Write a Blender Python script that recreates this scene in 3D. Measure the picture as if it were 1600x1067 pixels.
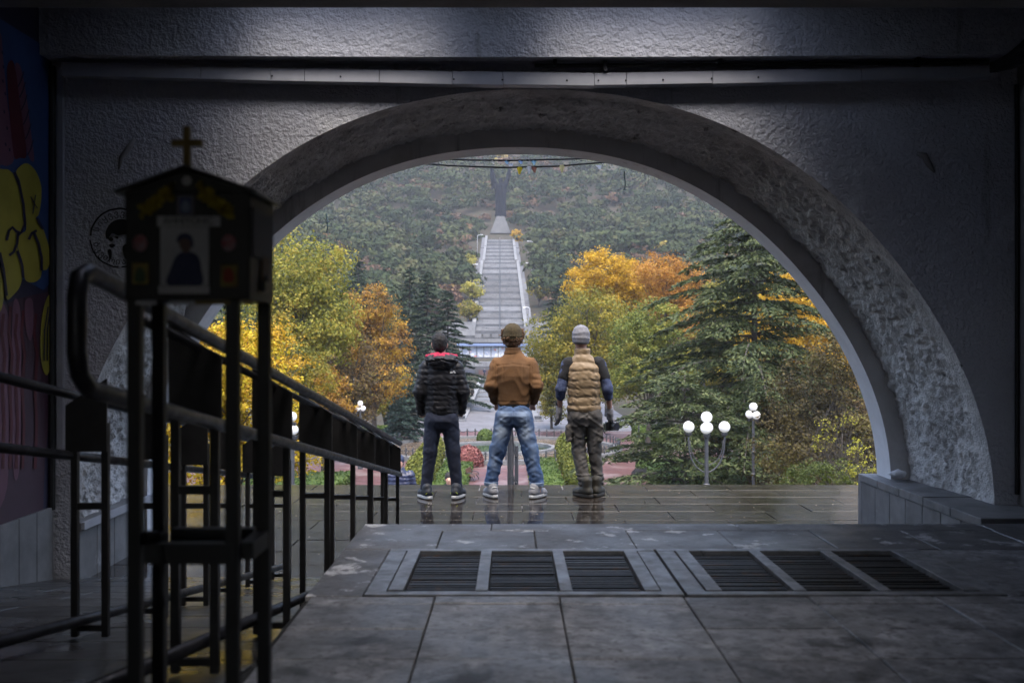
import bpy, math, random
import numpy as np
from mathutils import Vector, Matrix
R = math.radians
for o in list(bpy.data.objects): bpy.data.objects.remove(o, do_unlink=True)
SC = bpy.context.scene
COL = SC.collection
# ------------------------------------------------------------------ camera
CAMZ, FPX = 1.58, 1556.0
cd = bpy.data.cameras.new('camera'); cam = bpy.data.objects.new('camera', cd); COL.objects.link(cam)
cam.location = (0, 0, CAMZ); cam.rotation_euler = (R(90), 0, 0)
cd.sensor_width = 36.0; cd.lens = FPX / 1600 * 36; cd.shift_y = 6.5 / 1600
cd.clip_start = 0.05; cd.clip_end = 3000
cd.dof.use_dof = True; cd.dof.focus_distance = 10.4; cd.dof.aperture_fstop = 3.6
SC.camera = cam
# ------------------------------------------------------------------ sky, sun, exposure
SUN_EL, SUN_AZ = 68.0, 172.0          # azimuth clockwise from +Y (the view direction)
w = bpy.data.worlds.new('World'); SC.world = w; w.use_nodes = True
nt = w.node_tree; nt.nodes.clear()
sky = nt.nodes.new('ShaderNodeTexSky'); sky.sky_type = 'NISHITA'; sky.sun_disc = False
sky.sun_elevation = R(SUN_EL); sky.sun_rotation = R(SUN_AZ)
sky.air_density = 1.0; sky.dust_density = 4.0; sky.ozone_density = 1.0
hs = nt.nodes.new('ShaderNodeHueSaturation'); hs.inputs['Saturation'].default_value = 0.95
bg = nt.nodes.new('ShaderNodeBackground'); bg.inputs['Strength'].default_value = 0.15
wo = nt.nodes.new('ShaderNodeOutputWorld')
nt.links.new(sky.outputs[0], hs.inputs['Color']); nt.links.new(hs.outputs[0], bg.inputs['Color']); nt.links.new(bg.outputs[0], wo.inputs[0])
sl = bpy.data.lights.new('sun', 'SUN'); sl.energy = 0.95; sl.angle = R(50); sl.color = (1.0, 0.94, 0.86)
so = bpy.data.objects.new('sun', sl); COL.objects.link(so)
_az, _el = R(SUN_AZ), R(SUN_EL)
so.rotation_euler = Vector((-math.sin(_az) * math.cos(_el), -math.cos(_az) * math.cos(_el), -math.sin(_el))).to_track_quat('-Z', 'Y').to_euler()
SC.view_settings.view_transform = 'Standard'; SC.view_settings.look = 'None'
SC.view_settings.gamma = 1.0; SC.view_settings.use_curve_mapping = False
SC.view_settings.exposure = 2.1
SC.cycles.max_bounces = 7; SC.cycles.diffuse_bounces = 5; SC.cycles.glossy_bounces = 3
SC.cycles.transparent_max_bounces = 6; SC.cycles.volume_bounces = 1
SC.cycles.use_denoising = True; SC.cycles.caustics_reflective = False; SC.cycles.caustics_refractive = False
# ------------------------------------------------------------------ helpers
rng = np.random.default_rng(7); random.seed(7)
def W(px, py, d):                     # a pixel of the 1600 px photograph at depth d, as a point of the place
    return Vector(((px - 800) / FPX * d, d, CAMZ - (py - 540) / FPX * d))
def tag(o, label=None, cat=None, group=None, kind=None):
    if label: o['label'] = label
    if cat: o['category'] = cat
    if group: o['group'] = group
    if kind: o['kind'] = kind
    return o
def thing(name, label, cat, loc=(0, 0, 0), rz=0, group=None):
    o = bpy.data.objects.new(name, None); COL.objects.link(o)
    o.location = loc; o.rotation_euler = (0, 0, rz); o.empty_display_size = 0.1
    return tag(o, label, cat, group)
def obj(name, me, mat=None, parent=None, loc=None):
    if mat is not None and len(me.materials) == 0: me.materials.append(mat)
    o = bpy.data.objects.new(name, me); COL.objects.link(o)
    if parent is not None: o.parent = parent
    if loc is not None: o.location = loc
    return o
def copy_tree(o, parent=None):
    c = o.copy(); COL.objects.link(c); c.parent = parent
    for ch in list(o.children): copy_tree(ch, c)
    return c
def fast_mesh(name, V, Q, smooth=False, attrs=None):
    V = np.asarray(V, np.float32); Q = np.asarray(Q, np.int32); n = Q.shape[1]
    me = bpy.data.meshes.new(name)
    me.vertices.add(len(V)); me.vertices.foreach_set('co', V.ravel())
    me.loops.add(Q.size); me.loops.foreach_set('vertex_index', Q.ravel())
    me.polygons.add(len(Q)); me.polygons.foreach_set('loop_start', np.arange(0, Q.size, n, dtype=np.int32))
    if smooth: me.polygons.foreach_set('use_smooth', np.ones(len(Q), bool))
    for k, a in (attrs or {}).items():
        at = me.attributes.new(k, 'FLOAT', 'POINT'); at.data.foreach_set('value', np.asarray(a, np.float32))
    me.update(calc_edges=True)
    return me
class MB:                              # collects shapes of ONE mesh
    def __init__(s): s.v = []; s.f = []
    def add(s, v, f):
        b = len(s.v); s.v += [tuple(p) for p in v]; s.f += [tuple(i + b for i in q) for q in f]; return s
    def box(s, x0, x1, y0, y1, z0, z1):
        return s.add([(x0,y0,z0),(x1,y0,z0),(x1,y1,z0),(x0,y1,z0),(x0,y0,z1),(x1,y0,z1),(x1,y1,z1),(x0,y1,z1)],
                     [(0,3,2,1),(4,5,6,7),(0,1,5,4),(1,2,6,5),(2,3,7,6),(3,0,4,7)])
    def hexa(s, p):                    # eight corners: bottom ring, top ring
        return s.add(p, [(0,3,2,1),(4,5,6,7),(0,1,5,4),(1,2,6,5),(2,3,7,6),(3,0,4,7)])
    def tube(s, pts, r, n=8, cap=True):
        pts = [Vector(p) for p in pts]; rs = r if isinstance(r, (list, tuple)) else [r] * len(pts)
        b = len(s.v); up = None
        for i, p in enumerate(pts):
            t = (pts[min(i + 1, len(pts) - 1)] - pts[max(i - 1, 0)]).normalized()
            if up is None: up = Vector((0, 0, 1)) if abs(t.z) < 0.9 else Vector((1, 0, 0))
            x = t.cross(up)
            if x.length < 1e-4: x = t.orthogonal()
            x.normalize(); y = x.cross(t).normalized(); up = y
            for k in range(n):
                a = 2 * math.pi * k / n; q = p + (x * math.cos(a) + y * math.sin(a)) * rs[i]; s.v.append(tuple(q))
        for i in range(len(pts) - 1):
            for k in range(n):
                s.f.append((b + i*n + k, b + i*n + (k+1) % n, b + (i+1)*n + (k+1) % n, b + (i+1)*n + k))
        if cap:
            s.f.append(tuple(b + k for k in range(n))[::-1]); s.f.append(tuple(b + (len(pts)-1)*n + k for k in range(n)))
        return s
    def lathe(s, prof, n=16, c=(0, 0, 0)):
        b = len(s.v)
        for (r, z) in prof:
            for k in range(n):
                a = 2 * math.pi * k / n; s.v.append((c[0] + r * math.cos(a), c[1] + r * math.sin(a), c[2] + z))
        for i in range(len(prof) - 1):
            for k in range(n): s.f.append((b+i*n+k, b+i*n+(k+1)%n, b+(i+1)*n+(k+1)%n, b+(i+1)*n+k))
        s.f.append(tuple(b + k for k in range(n))[::-1]); s.f.append(tuple(b + (len(prof)-1)*n + k for k in range(n)))
        return s
    def sphere(s, c, r, n=16, m=10, sc=(1, 1, 1)):
        b = len(s.v)
        for i in range(m + 1):
            th = math.pi * i / m
            for k in range(n):
                a = 2 * math.pi * k / n
                s.v.append((c[0] + r*sc[0]*math.sin(th)*math.cos(a), c[1] + r*sc[1]*math.sin(th)*math.sin(a), c[2] + r*sc[2]*math.cos(th)))
        for i in range(m):
            for k in range(n): s.f.append((b+i*n+k, b+(i+1)*n+k, b+(i+1)*n+(k+1)%n, b+i*n+(k+1)%n))
        return s
    def mesh(s, name, smooth=False):
        me = bpy.data.meshes.new(name); me.from_pydata(s.v, [], s.f)
        if smooth: me.polygons.foreach_set('use_smooth', np.ones(len(me.polygons), bool))
        me.update(); return me
    def build(s, name, mat, parent=None, smooth=False, loc=None, bevel=0):
        o = obj(name, s.mesh(name, smooth), mat, parent, loc)
        if bevel:
            m = o.modifiers.new('bevel', 'BEVEL'); m.width = bevel; m.segments = 2; m.limit_method = 'ANGLE'
        return o
def bez(p0, p1, p2, n=8):
    p0, p1, p2 = Vector(p0), Vector(p1), Vector(p2)
    return [(1-t)**2*p0 + 2*t*(1-t)*p1 + t*t*p2 for t in [i/n for i in range(n+1)]]
# value noise in numpy (for real relief)
def _hash(i, j, k, seed):
    h = (i.astype(np.int64)*374761393 + j.astype(np.int64)*668265263 + k.astype(np.int64)*2147483647 + seed*144665) & 0xffffffff
    h = ((h ^ (h >> 13)) * 1274126177) & 0xffffffff
    return ((h ^ (h >> 16)) & 0xffff) / 65535.0
def vnoise(x, y, z, seed=0):
    xi, yi, zi = np.floor(x).astype(int), np.floor(y).astype(int), np.floor(z).astype(int)
    fx, fy, fz = x - xi, y - yi, z - zi
    fx, fy, fz = [f*f*(3-2*f) for f in (fx, fy, fz)]
    r = 0
    for a in (0, 1):
        for b in (0, 1):
            for c in (0, 1):
                r = r + _hash(xi+a, yi+b, zi+c, seed) * (fx if a else 1-fx) * (fy if b else 1-fy) * (fz if c else 1-fz)
    return r
def fbm(x, y, z, oct=4, seed=0):
    r = 0; amp = 0.5
    for i in range(oct):
        r = r + amp * vnoise(x * 2**i, y * 2**i, z * 2**i, seed + i); amp *= 0.5
    return r
# ------------------------------------------------------------------ materials (all procedural, mapped on world position)
def M(name, c1, c2=None, scale=4.0, rough=0.8, rough2=None, bump=0.0, bscale=40.0, bdist=0.01, metal=0.0, spec=0.5,
      vary=0.0, detail=6.0, contrast=(0.35, 0.65), spots=None, stretch=None, bump2=None, rscale=None, coat=0.0, attr=None, island=0.0, sub=0.0):
    m = bpy.data.materials.new(name); m.use_nodes = True; t = m.node_tree; N = t.nodes; L = t.links
    p = N['Principled BSDF']; p.inputs['Roughness'].default_value = rough; p.inputs['Metallic'].default_value = metal
    p.inputs['Specular IOR Level'].default_value = spec; p.inputs['Coat Weight'].default_value = coat
    g = N.new('ShaderNodeNewGeometry'); vec = g.outputs['Position']
    if stretch:
        mp = N.new('ShaderNodeMapping'); mp.inputs['Scale'].default_value = stretch; L.new(vec, mp.inputs['Vector']); vec = mp.outputs[0]
    def noise(sc, det=detail, rg=0.6):
        n = N.new('ShaderNodeTexNoise'); n.inputs['Scale'].default_value = sc; n.inputs['Detail'].default_value = det
        n.inputs['Roughness'].default_value = rg; L.new(vec, n.inputs['Vector']); return n
    def ramp(src, lo, hi):
        r = N.new('ShaderNodeMapRange'); r.inputs['From Min'].default_value = lo; r.inputs['From Max'].default_value = hi
        L.new(src, r.inputs['Value']); return r.outputs[0]
    def mix(fac, a, b, mode='MIX'):
        x = N.new('ShaderNodeMix'); x.data_type = 'RGBA'; x.blend_type = mode
        for s, val in ((x.inputs[0], fac), (x.inputs[6], a), (x.inputs[7], b)):
            if hasattr(val, 'node'): L.new(val, s)
            elif isinstance(val, (int, float)): s.default_value = val
            else: s.default_value = (*val, 1.0)
        return x.outputs[2]
    col = None
    if c2 is not None:
        n = noise(scale); col = mix(ramp(n.outputs['Fac'], *contrast), c1, c2)
    if attr:                            # wear stored on the mesh
        a = N.new('ShaderNodeAttribute'); a.attribute_name = attr[0]
        col = mix(a.outputs['Fac'], col if col else c1, attr[1])
    if spots:                           # (colour, scale, threshold lo, hi)
        for (sc_, ss, lo, hi, *sv) in spots:
            n = noise(ss, 8.0, 0.65)
            if sv:                      # run-down streaks
                m2 = N.new('ShaderNodeMapping'); m2.inputs['Scale'].default_value = sv[0]; L.new(g.outputs['Position'], m2.inputs['Vector']); L.new(m2.outputs[0], n.inputs['Vector'])
            col = mix(ramp(n.outputs['Fac'], lo, hi), col if col else c1, sc_)
    if vary or island:
        if island: src = g.outputs['Random Per Island']
        else:
            oi = N.new('ShaderNodeObjectInfo'); src = oi.outputs['Random']
        amp = island or vary
        r = N.new('ShaderNodeMapRange'); r.inputs['To Min'].default_value = 1 - amp; r.inputs['To Max'].default_value = 1 + amp
        L.new(src, r.inputs['Value'])
        h = N.new('ShaderNodeHueSaturation')
        if col: L.new(col, h.inputs['Color'])
        else: h.inputs['Color'].default_value = (*c1, 1)
        L.new(r.outputs[0], h.inputs['Value']); col = h.outputs[0]
    if col: L.new(col, p.inputs['Base Color'])
    else: p.inputs['Base Color'].default_value = (*c1, 1)
    if rough2 is not None:
        n = noise(rscale or scale * 1.7, 5.0); r = N.new('ShaderNodeMapRange')
        r.inputs['From Min'].default_value = 0.38; r.inputs['From Max'].default_value = 0.62
        r.inputs['To Min'].default_value = rough; r.inputs['To Max'].default_value = rough2
        L.new(n.outputs['Fac'], r.inputs['Value']); L.new(r.outputs[0], p.inputs['Roughness'])
    nrm = None
    for (b, bs, bd) in ([(bump, bscale, bdist)] if bump else []) + (bump2 or []):
        n = noise(bs, 3.0, 0.55); bn = N.new('ShaderNodeBump'); bn.inputs['Strength'].default_value = b; bn.inputs['Distance'].default_value = bd
        L.new(n.outputs['Fac'], bn.inputs['Height'])
        if nrm: L.new(nrm, bn.inputs['Normal'])
        nrm = bn.outputs[0]
    if nrm: L.new(nrm, p.inputs['Normal'])
    return m
def leafmat(name, cols, trans=0.35, rough=0.6, zone=0.5, zscale=0.35):
    """leaves: colour differs leaf by leaf and in large patches of the crown"""
    m = bpy.data.materials.new(name); m.use_nodes = True; t = m.node_tree; N = t.nodes; L = t.links; N.clear()
    g = N.new('ShaderNodeNewGeometry'); n = N.new('ShaderNodeTexNoise'); n.inputs['Scale'].default_value = zscale; n.inputs['Detail'].default_value = 3
    L.new(g.outputs['Position'], n.inputs['Vector'])
    mr = N.new('ShaderNodeMapRange'); mr.inputs['From Min'].default_value = 0.32; mr.inputs['From Max'].default_value = 0.68; L.new(n.outputs['Fac'], mr.inputs['Value'])
    mx = N.new('ShaderNodeMix'); mx.inputs[0].default_value = zone
    L.new(g.outputs['Random Per Island'], mx.inputs[2]); L.new(mr.outputs[0], mx.inputs[3])
    cr = N.new('ShaderNodeValToRGB'); e = cr.color_ramp.elements
    while len(e) < len(cols): e.new(0.5)
    for i, c in enumerate(cols): e[i].position = 0.15 + 0.7 * i / (len(cols) - 1); e[i].color = (*c, 1)
    L.new(mx.outputs[0], cr.inputs['Fac'])
    d = N.new('ShaderNodeBsdfPrincipled'); d.inputs['Roughness'].default_value = rough; d.inputs['Specular IOR Level'].default_value = 0.25; L.new(cr.outputs[0], d.inputs['Base Color'])
    tr = N.new('ShaderNodeBsdfTranslucent'); L.new(cr.outputs[0], tr.inputs['Color'])
    ms = N.new('ShaderNodeMixShader'); ms.inputs[0].default_value = trans
    o = N.new('ShaderNodeOutputMaterial'); L.new(d.outputs[0], ms.inputs[1]); L.new(tr.outputs[0], ms.inputs[2]); L.new(ms.outputs[0], o.inputs['Surface'])
    return m
STUCCO = M('stucco', (.56,.57,.62), (.46,.47,.52), 1.3, .92, bump=.85, bscale=30, bdist=.03, bump2=[(.6, 75, .012)], spots=[((.07,.07,.075), 9, .68, .74), ((.34,.34,.36), .8, .55, .75), ((.24,.235,.24), 1.0, .60, .72, (5,5,.5)), ((.62,.63,.66), 1.6, .62, .70)])
ROUGH = M('rough_render', (.70,.69,.69), (.50,.49,.49), 6, .9, bump=.9, bscale=55, bdist=.02, spots=[((.20,.19,.19), 9, .60, .68), ((.32,.31,.31), 1.3, .52, .68)])
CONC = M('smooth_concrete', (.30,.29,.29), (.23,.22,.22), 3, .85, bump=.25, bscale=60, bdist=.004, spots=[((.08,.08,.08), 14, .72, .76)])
RINGC = M('pale_ring_concrete', (.64,.63,.63), (.52,.51,.51), 3, .85, bump=.25, bscale=60, bdist=.004, spots=[((.12,.12,.12), 14, .70, .74), ((.42,.41,.41), 1.2, .55, .7), ((.30,.29,.29), 1, .58, .7, (6,6,.6))])
WHITE = M('white_paint', (.74,.75,.78), (.64,.65,.68), 5, .6, spots=[((.42,.42,.43), 1, .60, .74, (7,7,.8))], bump=.2, bscale=50, bdist=.003)
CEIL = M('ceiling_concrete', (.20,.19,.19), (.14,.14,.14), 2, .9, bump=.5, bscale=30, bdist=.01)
WALLP = M('dark_paint', (.035,.035,.075), (.028,.025,.055), 2.5, .6, bump=.2, bscale=40, bdist=.004)
WALLBLUE = M('blue_paint', (.03,.06,.17), (.025,.04,.12), 3, .6, bump=.2, bscale=40, bdist=.004)
STONE = M('grey_stone_slab', (.20,.20,.205), (.13,.13,.135), 5, .6, vary=.16, bump=.2, bscale=60, bdist=.003, spots=[((.07,.07,.07), 1.6, .55, .7), ((.3,.3,.31), 3, .66, .74)])
PLAT = M('platform_stone', (.17,.175,.19), (.085,.088,.096), 14, .38, .62, vary=.26, bump=.5, bscale=45, bdist=.006, spots=[((.05,.05,.055), 7.0, .56, .66), ((.32,.325,.35), 12.0, .48, .74), ((.06,.06,.065), 30, .52, .66), ((.03,.03,.032), 1.4, .60, .64)], rscale=3)
PLATFAR = M('platform_edge_stone', (.10,.10,.11), (.065,.067,.072), 7, .35, .6, vary=.12, bump=.4, bscale=45, bdist=.005, spots=[((.40,.41,.44), 8.0, .585, .64), ((.03,.03,.03), 34, .56, .68)], rscale=3)
WET = M('wet_plaza_stone', (.038,.030,.023), (.016,.013,.011), 1.6, .04, .15, vary=.25, bump=.12, bscale=9, bdist=.003, bump2=[(.12, 90, .001)], rscale=2.2, spec=.6)
GROUT = M('pale_grout', (.30,.30,.31), (.03,.03,.03), 4, .8, contrast=(.44,.58))
RAMP = M('wet_ramp_stone', (.06,.06,.062), (.035,.035,.037), 4, .16, .5, bump=.35, bscale=30, bdist=.004, rscale=1.4, vary=.15, spec=.55)
JOINT = M('dark_joint', (.015,.015,.015), rough=.9)
STEEL = M('galvanised_steel', (.27,.28,.31), (.15,.16,.17), 11, .38, .6, metal=.6, spots=[((.10,.10,.11), 12, .6, .7)], bump=.15, bscale=80, bdist=.002)
SLAT = M('grate_slat', (.04,.04,.043), (.02,.02,.02), 20, .5, metal=.4, vary=.4, spots=[((.07,.04,.022), 14, .56, .66)])
BLACKM = M('black_painted_steel', (.012,.012,.013), (.02,.02,.022), 20, .42)
RAILM = M('grey_steel_tube', (.045,.045,.052), (.025,.025,.03), 16, .34, .5, metal=.5)
TRIM = M('grey_metal_trim', (.40,.41,.45), (.34,.35,.39), 6, .5, spots=[((.2,.2,.2), 12, .68, .74)])
CABLE = M('black_cable', (.012,.012,.014), rough=.6)
REDPAVE = M('red_paving', (.11,.050,.050), (.07,.032,.032), .35, .3, .6, bump=.2, bscale=3, bdist=.01, spots=[((.17,.13,.13), .22, .52, .64)], rscale=.3)
GREYPAVE = M('grey_wet_paving', (.12,.12,.135), (.085,.085,.095), .3, .45, .7, rscale=.3)
SOIL = M('leaf_litter_ground', (.026,.021,.014), (.018,.024,.011), .25, .95, spots=[((.055,.032,.02), .5, .5, .65)], bump=.5, bscale=2, bdist=.1)
LAWN = M('lawn', (.06,.10,.025), (.09,.12,.03), 1.5, .9, bump=.8, bscale=14, bdist=.05)
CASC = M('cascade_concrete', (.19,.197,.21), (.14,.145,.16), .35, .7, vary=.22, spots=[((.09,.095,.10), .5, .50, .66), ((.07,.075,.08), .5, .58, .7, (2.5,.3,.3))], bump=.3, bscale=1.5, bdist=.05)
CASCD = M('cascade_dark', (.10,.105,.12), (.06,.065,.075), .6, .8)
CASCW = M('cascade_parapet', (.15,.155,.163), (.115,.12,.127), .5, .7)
BRONZE = M('dark_monument_metal', (.006,.008,.014), (.011,.013,.02), .5, .9, spec=.1)
WATER = M('pond_water', (.03,.05,.045), rough=.06, bump=.2, bscale=2.0, bdist=.02, spec=.6)
WATERB = M('brown_reflection_water', (.13,.10,.075), (.09,.07,.055), .8, .12, .3, bump=.15, bscale=2.5, bdist=.02)  # brown of the reflection put into the water's base colour
IRON = M('dark_grey_iron', (.035,.038,.045), (.05,.052,.06), 8, .45)
BARK = M('bark', (.06,.05,.042), (.035,.03,.026), 6, .9, stretch=(3,3,.6), bump=.8, bscale=8, bdist=.04)
ORANGE = M('orange_plastic', (.50,.13,.03), rough=.5)
WOODB = M('bench_wood', (.10,.045,.025), (.07,.03,.02), 8, .5)
GLOBE = M('white_lamp_globe', (.72,.72,.73), (.62,.62,.63), 6, rough=.3)
for _m in (GLOBE,):
    _p = _m.node_tree.nodes['Principled BSDF']; _p.inputs['Emission Color'].default_value = (1, .99, .97, 1); _p.inputs['Emission Strength'].default_value = 0.07
SKIN = M('skin', (.46,.27,.20), (.42,.23,.17), 30, .5)
# ------------------------------------------------------------------ terrain
AX = -0.0122                            # the park's axis drifts this much per metre
PZ, ZL = 0.70, -8.6                     # platform height, level of the lower park (plaza = 0)
_ty = [-400, 11.2, 11.6, 36, 129, 176, 192, 202, 216, 232, 286, 510, 545, 700, 900, 1100]
_tz = [-.35, -.35, -.6, ZL, ZL, -4.7, -4.7, -1.2, -1.0, 2.2, 4.6, 54.0, 64.0, 140, 262, 330]
def tz(x, y):
    x = np.asarray(x, float); y = np.asarray(y, float)
    z = np.interp(y, _ty, _tz)
    side = np.clip((np.abs(x - AX*y) - 22) / 60, 0, 1)
    z = z + side * np.interp(y, [60, 130, 250, 400, 1100], [0, 2.5, 7, 6, 0])
    und = np.clip((y - 140) / 120, 0, 1) * np.clip((np.abs(x - AX*y) - 12) / 20, 0, 1)
    return z + und * (fbm(x/45+9, y/45, y*0, 3) - .45) * 11
xs = np.unique(np.concatenate([np.linspace(-700, -120, 20), np.linspace(-120, 120, 81), np.linspace(120, 700, 20)]))
ys = np.unique(np.concatenate([np.linspace(-400, 11.2, 12), [11.6, 12.5], np.linspace(14, 60, 24), np.linspace(64, 300, 80), np.linspace(308, 1100, 80)]))
gx, gy = np.meshgrid(xs, ys, indexing='ij'); gz = tz(gx, gy)
nx, ny = gx.shape; ii = np.arange(nx*ny).reshape(nx, ny)
Q = np.stack([ii[:-1,:-1], ii[1:,:-1], ii[1:,1:], ii[:-1,1:]], -1).reshape(-1, 4)
tag(obj('terrain', fast_mesh('terrain', np.stack([gx, gy, gz], -1).reshape(-1, 3), Q, True), SOIL), kind='structure')
# ------------------------------------------------------------------ plaza: wet slabs with pale joints
D_EDGE = 11.33
pb = MB().box(-14, 14, 5.0, D_EDGE, -.34, -.022).build('plaza', GROUT); tag(pb, kind='structure')
def slab_mesh(w, l, t, e=.0035):
    m = MB(); x, y = w/2, l/2
    m.add([(-x,-y,-t),(x,-y,-t),(x,y,-t),(-x,y,-t),(-x,-y,-e),(x,-y,-e),(x,y,-e),(-x,y,-e),(-x+e,-y+e,0),(x-e,-y+e,0),(x-e,y-e,0),(-x+e,y-e,0)],
          [(0,1,5,4),(1,2,6,5),(2,3,7,6),(3,0,4,7),(4,5,9,8),(5,6,10,9),(6,7,11,10),(7,4,8,11),(8,9,10,11)])
    return m.mesh('paving_slab')
_slabs = {}
def slab(parent, mat, x0, x1, y0, y1, z, t=.02, gap=.006, jz=.002):
    w_, l_ = round(x1-x0-gap, 4), round(y1-y0-gap, 4); k = (w_, l_, t, mat.name)
    if k not in _slabs:
        _slabs[k] = slab_mesh(w_, l_, t, .0011 if mat is WET else .0035); _slabs[k].materials.append(mat)
    o = obj('paving_slab', _slabs[k], None, parent, ((x0+x1)/2, (y0+y1)/2, z + random.uniform(-jz, jz)))
    o.rotation_euler = (random.uniform(-.0012, .0012), random.uniform(-.0012, .0012), 0)
    return o
rowd = .46
yy = D_EDGE; r = 0
while yy > 6.2:
    wd = .92; x = -6.9 + (wd/2 if r % 2 else 0) + .1
    while x < 6.6:
        slab(pb, WET, x, x + wd, yy - rowd, yy, 0.0, .0215, gap=.010 if r % 3 else .014); x += wd
    yy -= rowd; r += 1
# the strip of plaza that carries on past the slabs on both sides and in front
for (x0, x1) in ((-14, -6.9), (6.9, 14)): MB().box(x0, x1, 5.0, D_EDGE, -.02, -.004).build('paved_margin', WET, pb)
# ------------------------------------------------------------------ stairway down to the park
st = MB(); n = 54
for i in range(n):
    y0 = D_EDGE + i * .45; z1 = -(i + 1) * (8.6 / n)
    st.box(-9, 9, y0 + .002, y0 + .452, z1 - .6, z1)
tag(st.build('stairway', M('stair_stone', (.13,.13,.135), (.08,.08,.085), 3, .3, .5)), kind='structure')
# ------------------------------------------------------------------ platform with slabs, the pit for the grates, steps to the plaza
XE, XR, YF = -.73, 3.35, 4.93           # platform's left edge, right wall, far edge
GX0, GX1, GY0, GY1 = -.525, 1.75, 3.50, 4.30
pf = MB()
for (x0, x1, y0, y1) in ((XE, GX0, -7, YF), (GX1, XR+.3, -7, YF), (GX0, GX1, -7, GY0), (GX0, GX1, GY1, YF)):
    pf.box(x0, x1, y0, y1, -.1, PZ - .02)
pf.box(GX0, GX1, GY0, GY1, -.1, PZ - .16)
plat = pf.build('platform', JOINT); tag(plat, kind='structure')
for i, (dy, hz) in enumerate(((.34, .525), (.68, .35), (1.02, .175))):
    b = MB().box(XE, 2.86, YF + .34*i + .002, YF + dy, -.02, hz).build('step', STONE, plat)
def row(y0, y1, xa, xb, off, wd=.436, mat=PLAT):
    x = off
    while x > xa: x -= wd
    while x < xb:
        a, b = max(x, xa), min(x + wd, xb)
        if b - a > .05: slab(plat, mat, a, b, y0, y1, PZ, .019, .004)
        x += wd
row(4.75, YF, XE, XR, -.1, 1.2, PLATFAR)
row(GY1, 4.75, XE, XR, -.33, mat=PLATFAR)
slab(plat, PLATFAR, XE, GX0, GY0, GY1, PZ, .019)
row(GY0, GY1, GX1, XR, 1.75, .8)
yy = GY0; k = 0
for dd in (.1, .30, .30, .3, .3, .3, .3, .3, .3, .3, .3):
    row(yy - dd, yy, XE, XR, -.27); yy -= dd; k += 1
slab(plat, PLAT, XE, XR, -7, yy, PZ, .019)
# ------------------------------------------------------------------ ramp on the left
RZ0, RS = 1.13, .166
ramp_end = RZ0 / RS
rm = MB()
rm.hexa([(-3.2,-7,-.3),(XE-.004,-7,-.3),(XE-.004,ramp_end,-.3),(-3.2,ramp_end,-.3),(-3.2,-7,PZ-.02),(XE-.004,-7,PZ-.02),(XE-.004,ramp_end,-.02),(-3.2,ramp_end,-.02)])
ramp = MB().hexa([(-3.2,2.59,-.4),(XE-.004,2.59,-.4),(XE-.004,ramp_end,-.4),(-3.2,ramp_end,-.4),(-3.2,2.59,PZ-.012),(XE-.004,2.59,PZ-.012),(XE-.004,ramp_end,-.012),(-3.2,ramp_end,-.012)]).build('ramp', JOINT)
tag(ramp, kind='structure')
MB().box(-3.2, XE-.004, -7, 2.588, -.4, PZ-.001).build('landing', RAMP, ramp)
d = 2.6; r = 0
while d < ramp_end - .1:
    x = -3.1 - (.3 if r % 2 else 0); dl = min(.42, ramp_end - d)
    while x < XE - .02:
        a, b = max(x, -3.1), min(x + .78, XE - .006)
        if b - a > .06:
            o = slab(ramp, RAMP, a, b, 0, dl, 0, .012, .007, 0); yc = d + dl/2
            o.location.y = yc; o.location.z = RZ0 - RS*yc; o.rotation_euler = (-math.atan(RS), 0, 0)
        x += .78
    d += .42; r += 1
# ------------------------------------------------------------------ gate building
gate = thing('gate_building', 'dark stuccoed gate passage with wide arch framing the park', 'building')
D1, D2, D3 = 6.6, 7.83, 8.13
XL = -3.05
SPR = CAMZ - 258/235.8                  # springing height
_p = np.array([(0,402),(123,394),(218,370),(318,333),(393,290),(448,255),(508,210),(560,145),(603,85),(628,40),(647,5),(681,-62),(706,-138),(728,-258)], float)
_th = np.arctan2(_p[:,1]+258, _p[:,0]); _rr = np.hypot(_p[:,0], _p[:,1]+258) / 235.8
_A = np.stack([np.cos(2*k*_th) for k in range(4)], 1); _co = np.linalg.lstsq(_A, _rr, rcond=None)[0]
NA = 161
TH = np.linspace(0, math.pi, NA)
RAD = sum(_co[k]*np.cos(2*k*TH) for k in range(4))
AXN, AZN = RAD*np.cos(TH), RAD*np.sin(TH)     # near arch curve about the springing centre
CN, CF = .136, .056                     # arch centre near and far
def cx(d): return CN + (CF - CN) * (d - D1) / (D2 - D1)
# front wall with the arch opening (spandrels)
ZT = 3.48
sw = MB(); rows = 12
ox = np.where(TH < math.pi/2, 1, -1)
vv = []
for i in range(NA):
    ax, az = AXN[i] + CN, AZN[i] + SPR
    # outer target on the rectangle, by angle
    ca, sa = math.cos(TH[i]), math.sin(TH[i])
    tR = (XR + .12 - CN) / ca if ca > 1e-6 else 1e9; tL = (XL - .12 - CN) / ca if ca < -1e-6 else 1e9; tT = (ZT - SPR) / sa if sa > 1e-6 else 1e9
    t_ = min(tR, tL, tT); vv.append([(ax, az), (CN + ca*t_, SPR + sa*t_)])
for i in range(NA - 1):
    a, b = vv[i], vv[i+1]
    sw.add([(a[0][0],D1,a[0][1]),(a[1][0],D1,a[1][1]),(b[1][0],D1,b[1][1]),(b[0][0],D1,b[0][1])], [(0,3,2,1)])
for i in range(NA - 1):                 # the two upper corners
    a, b = vv[i][1], vv[i+1][1]
    if abs(a[0]-b[0]) > 1e-4 and abs(a[1]-b[1]) > 1e-4:
        c = (a[0], b[1]) if a[1] < b[1] else (b[0], a[1]); sw.add([(a[0],D1,a[1]),(c[0],D1,c[1]),(b[0],D1,b[1])], [(2,1,0)])
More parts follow.
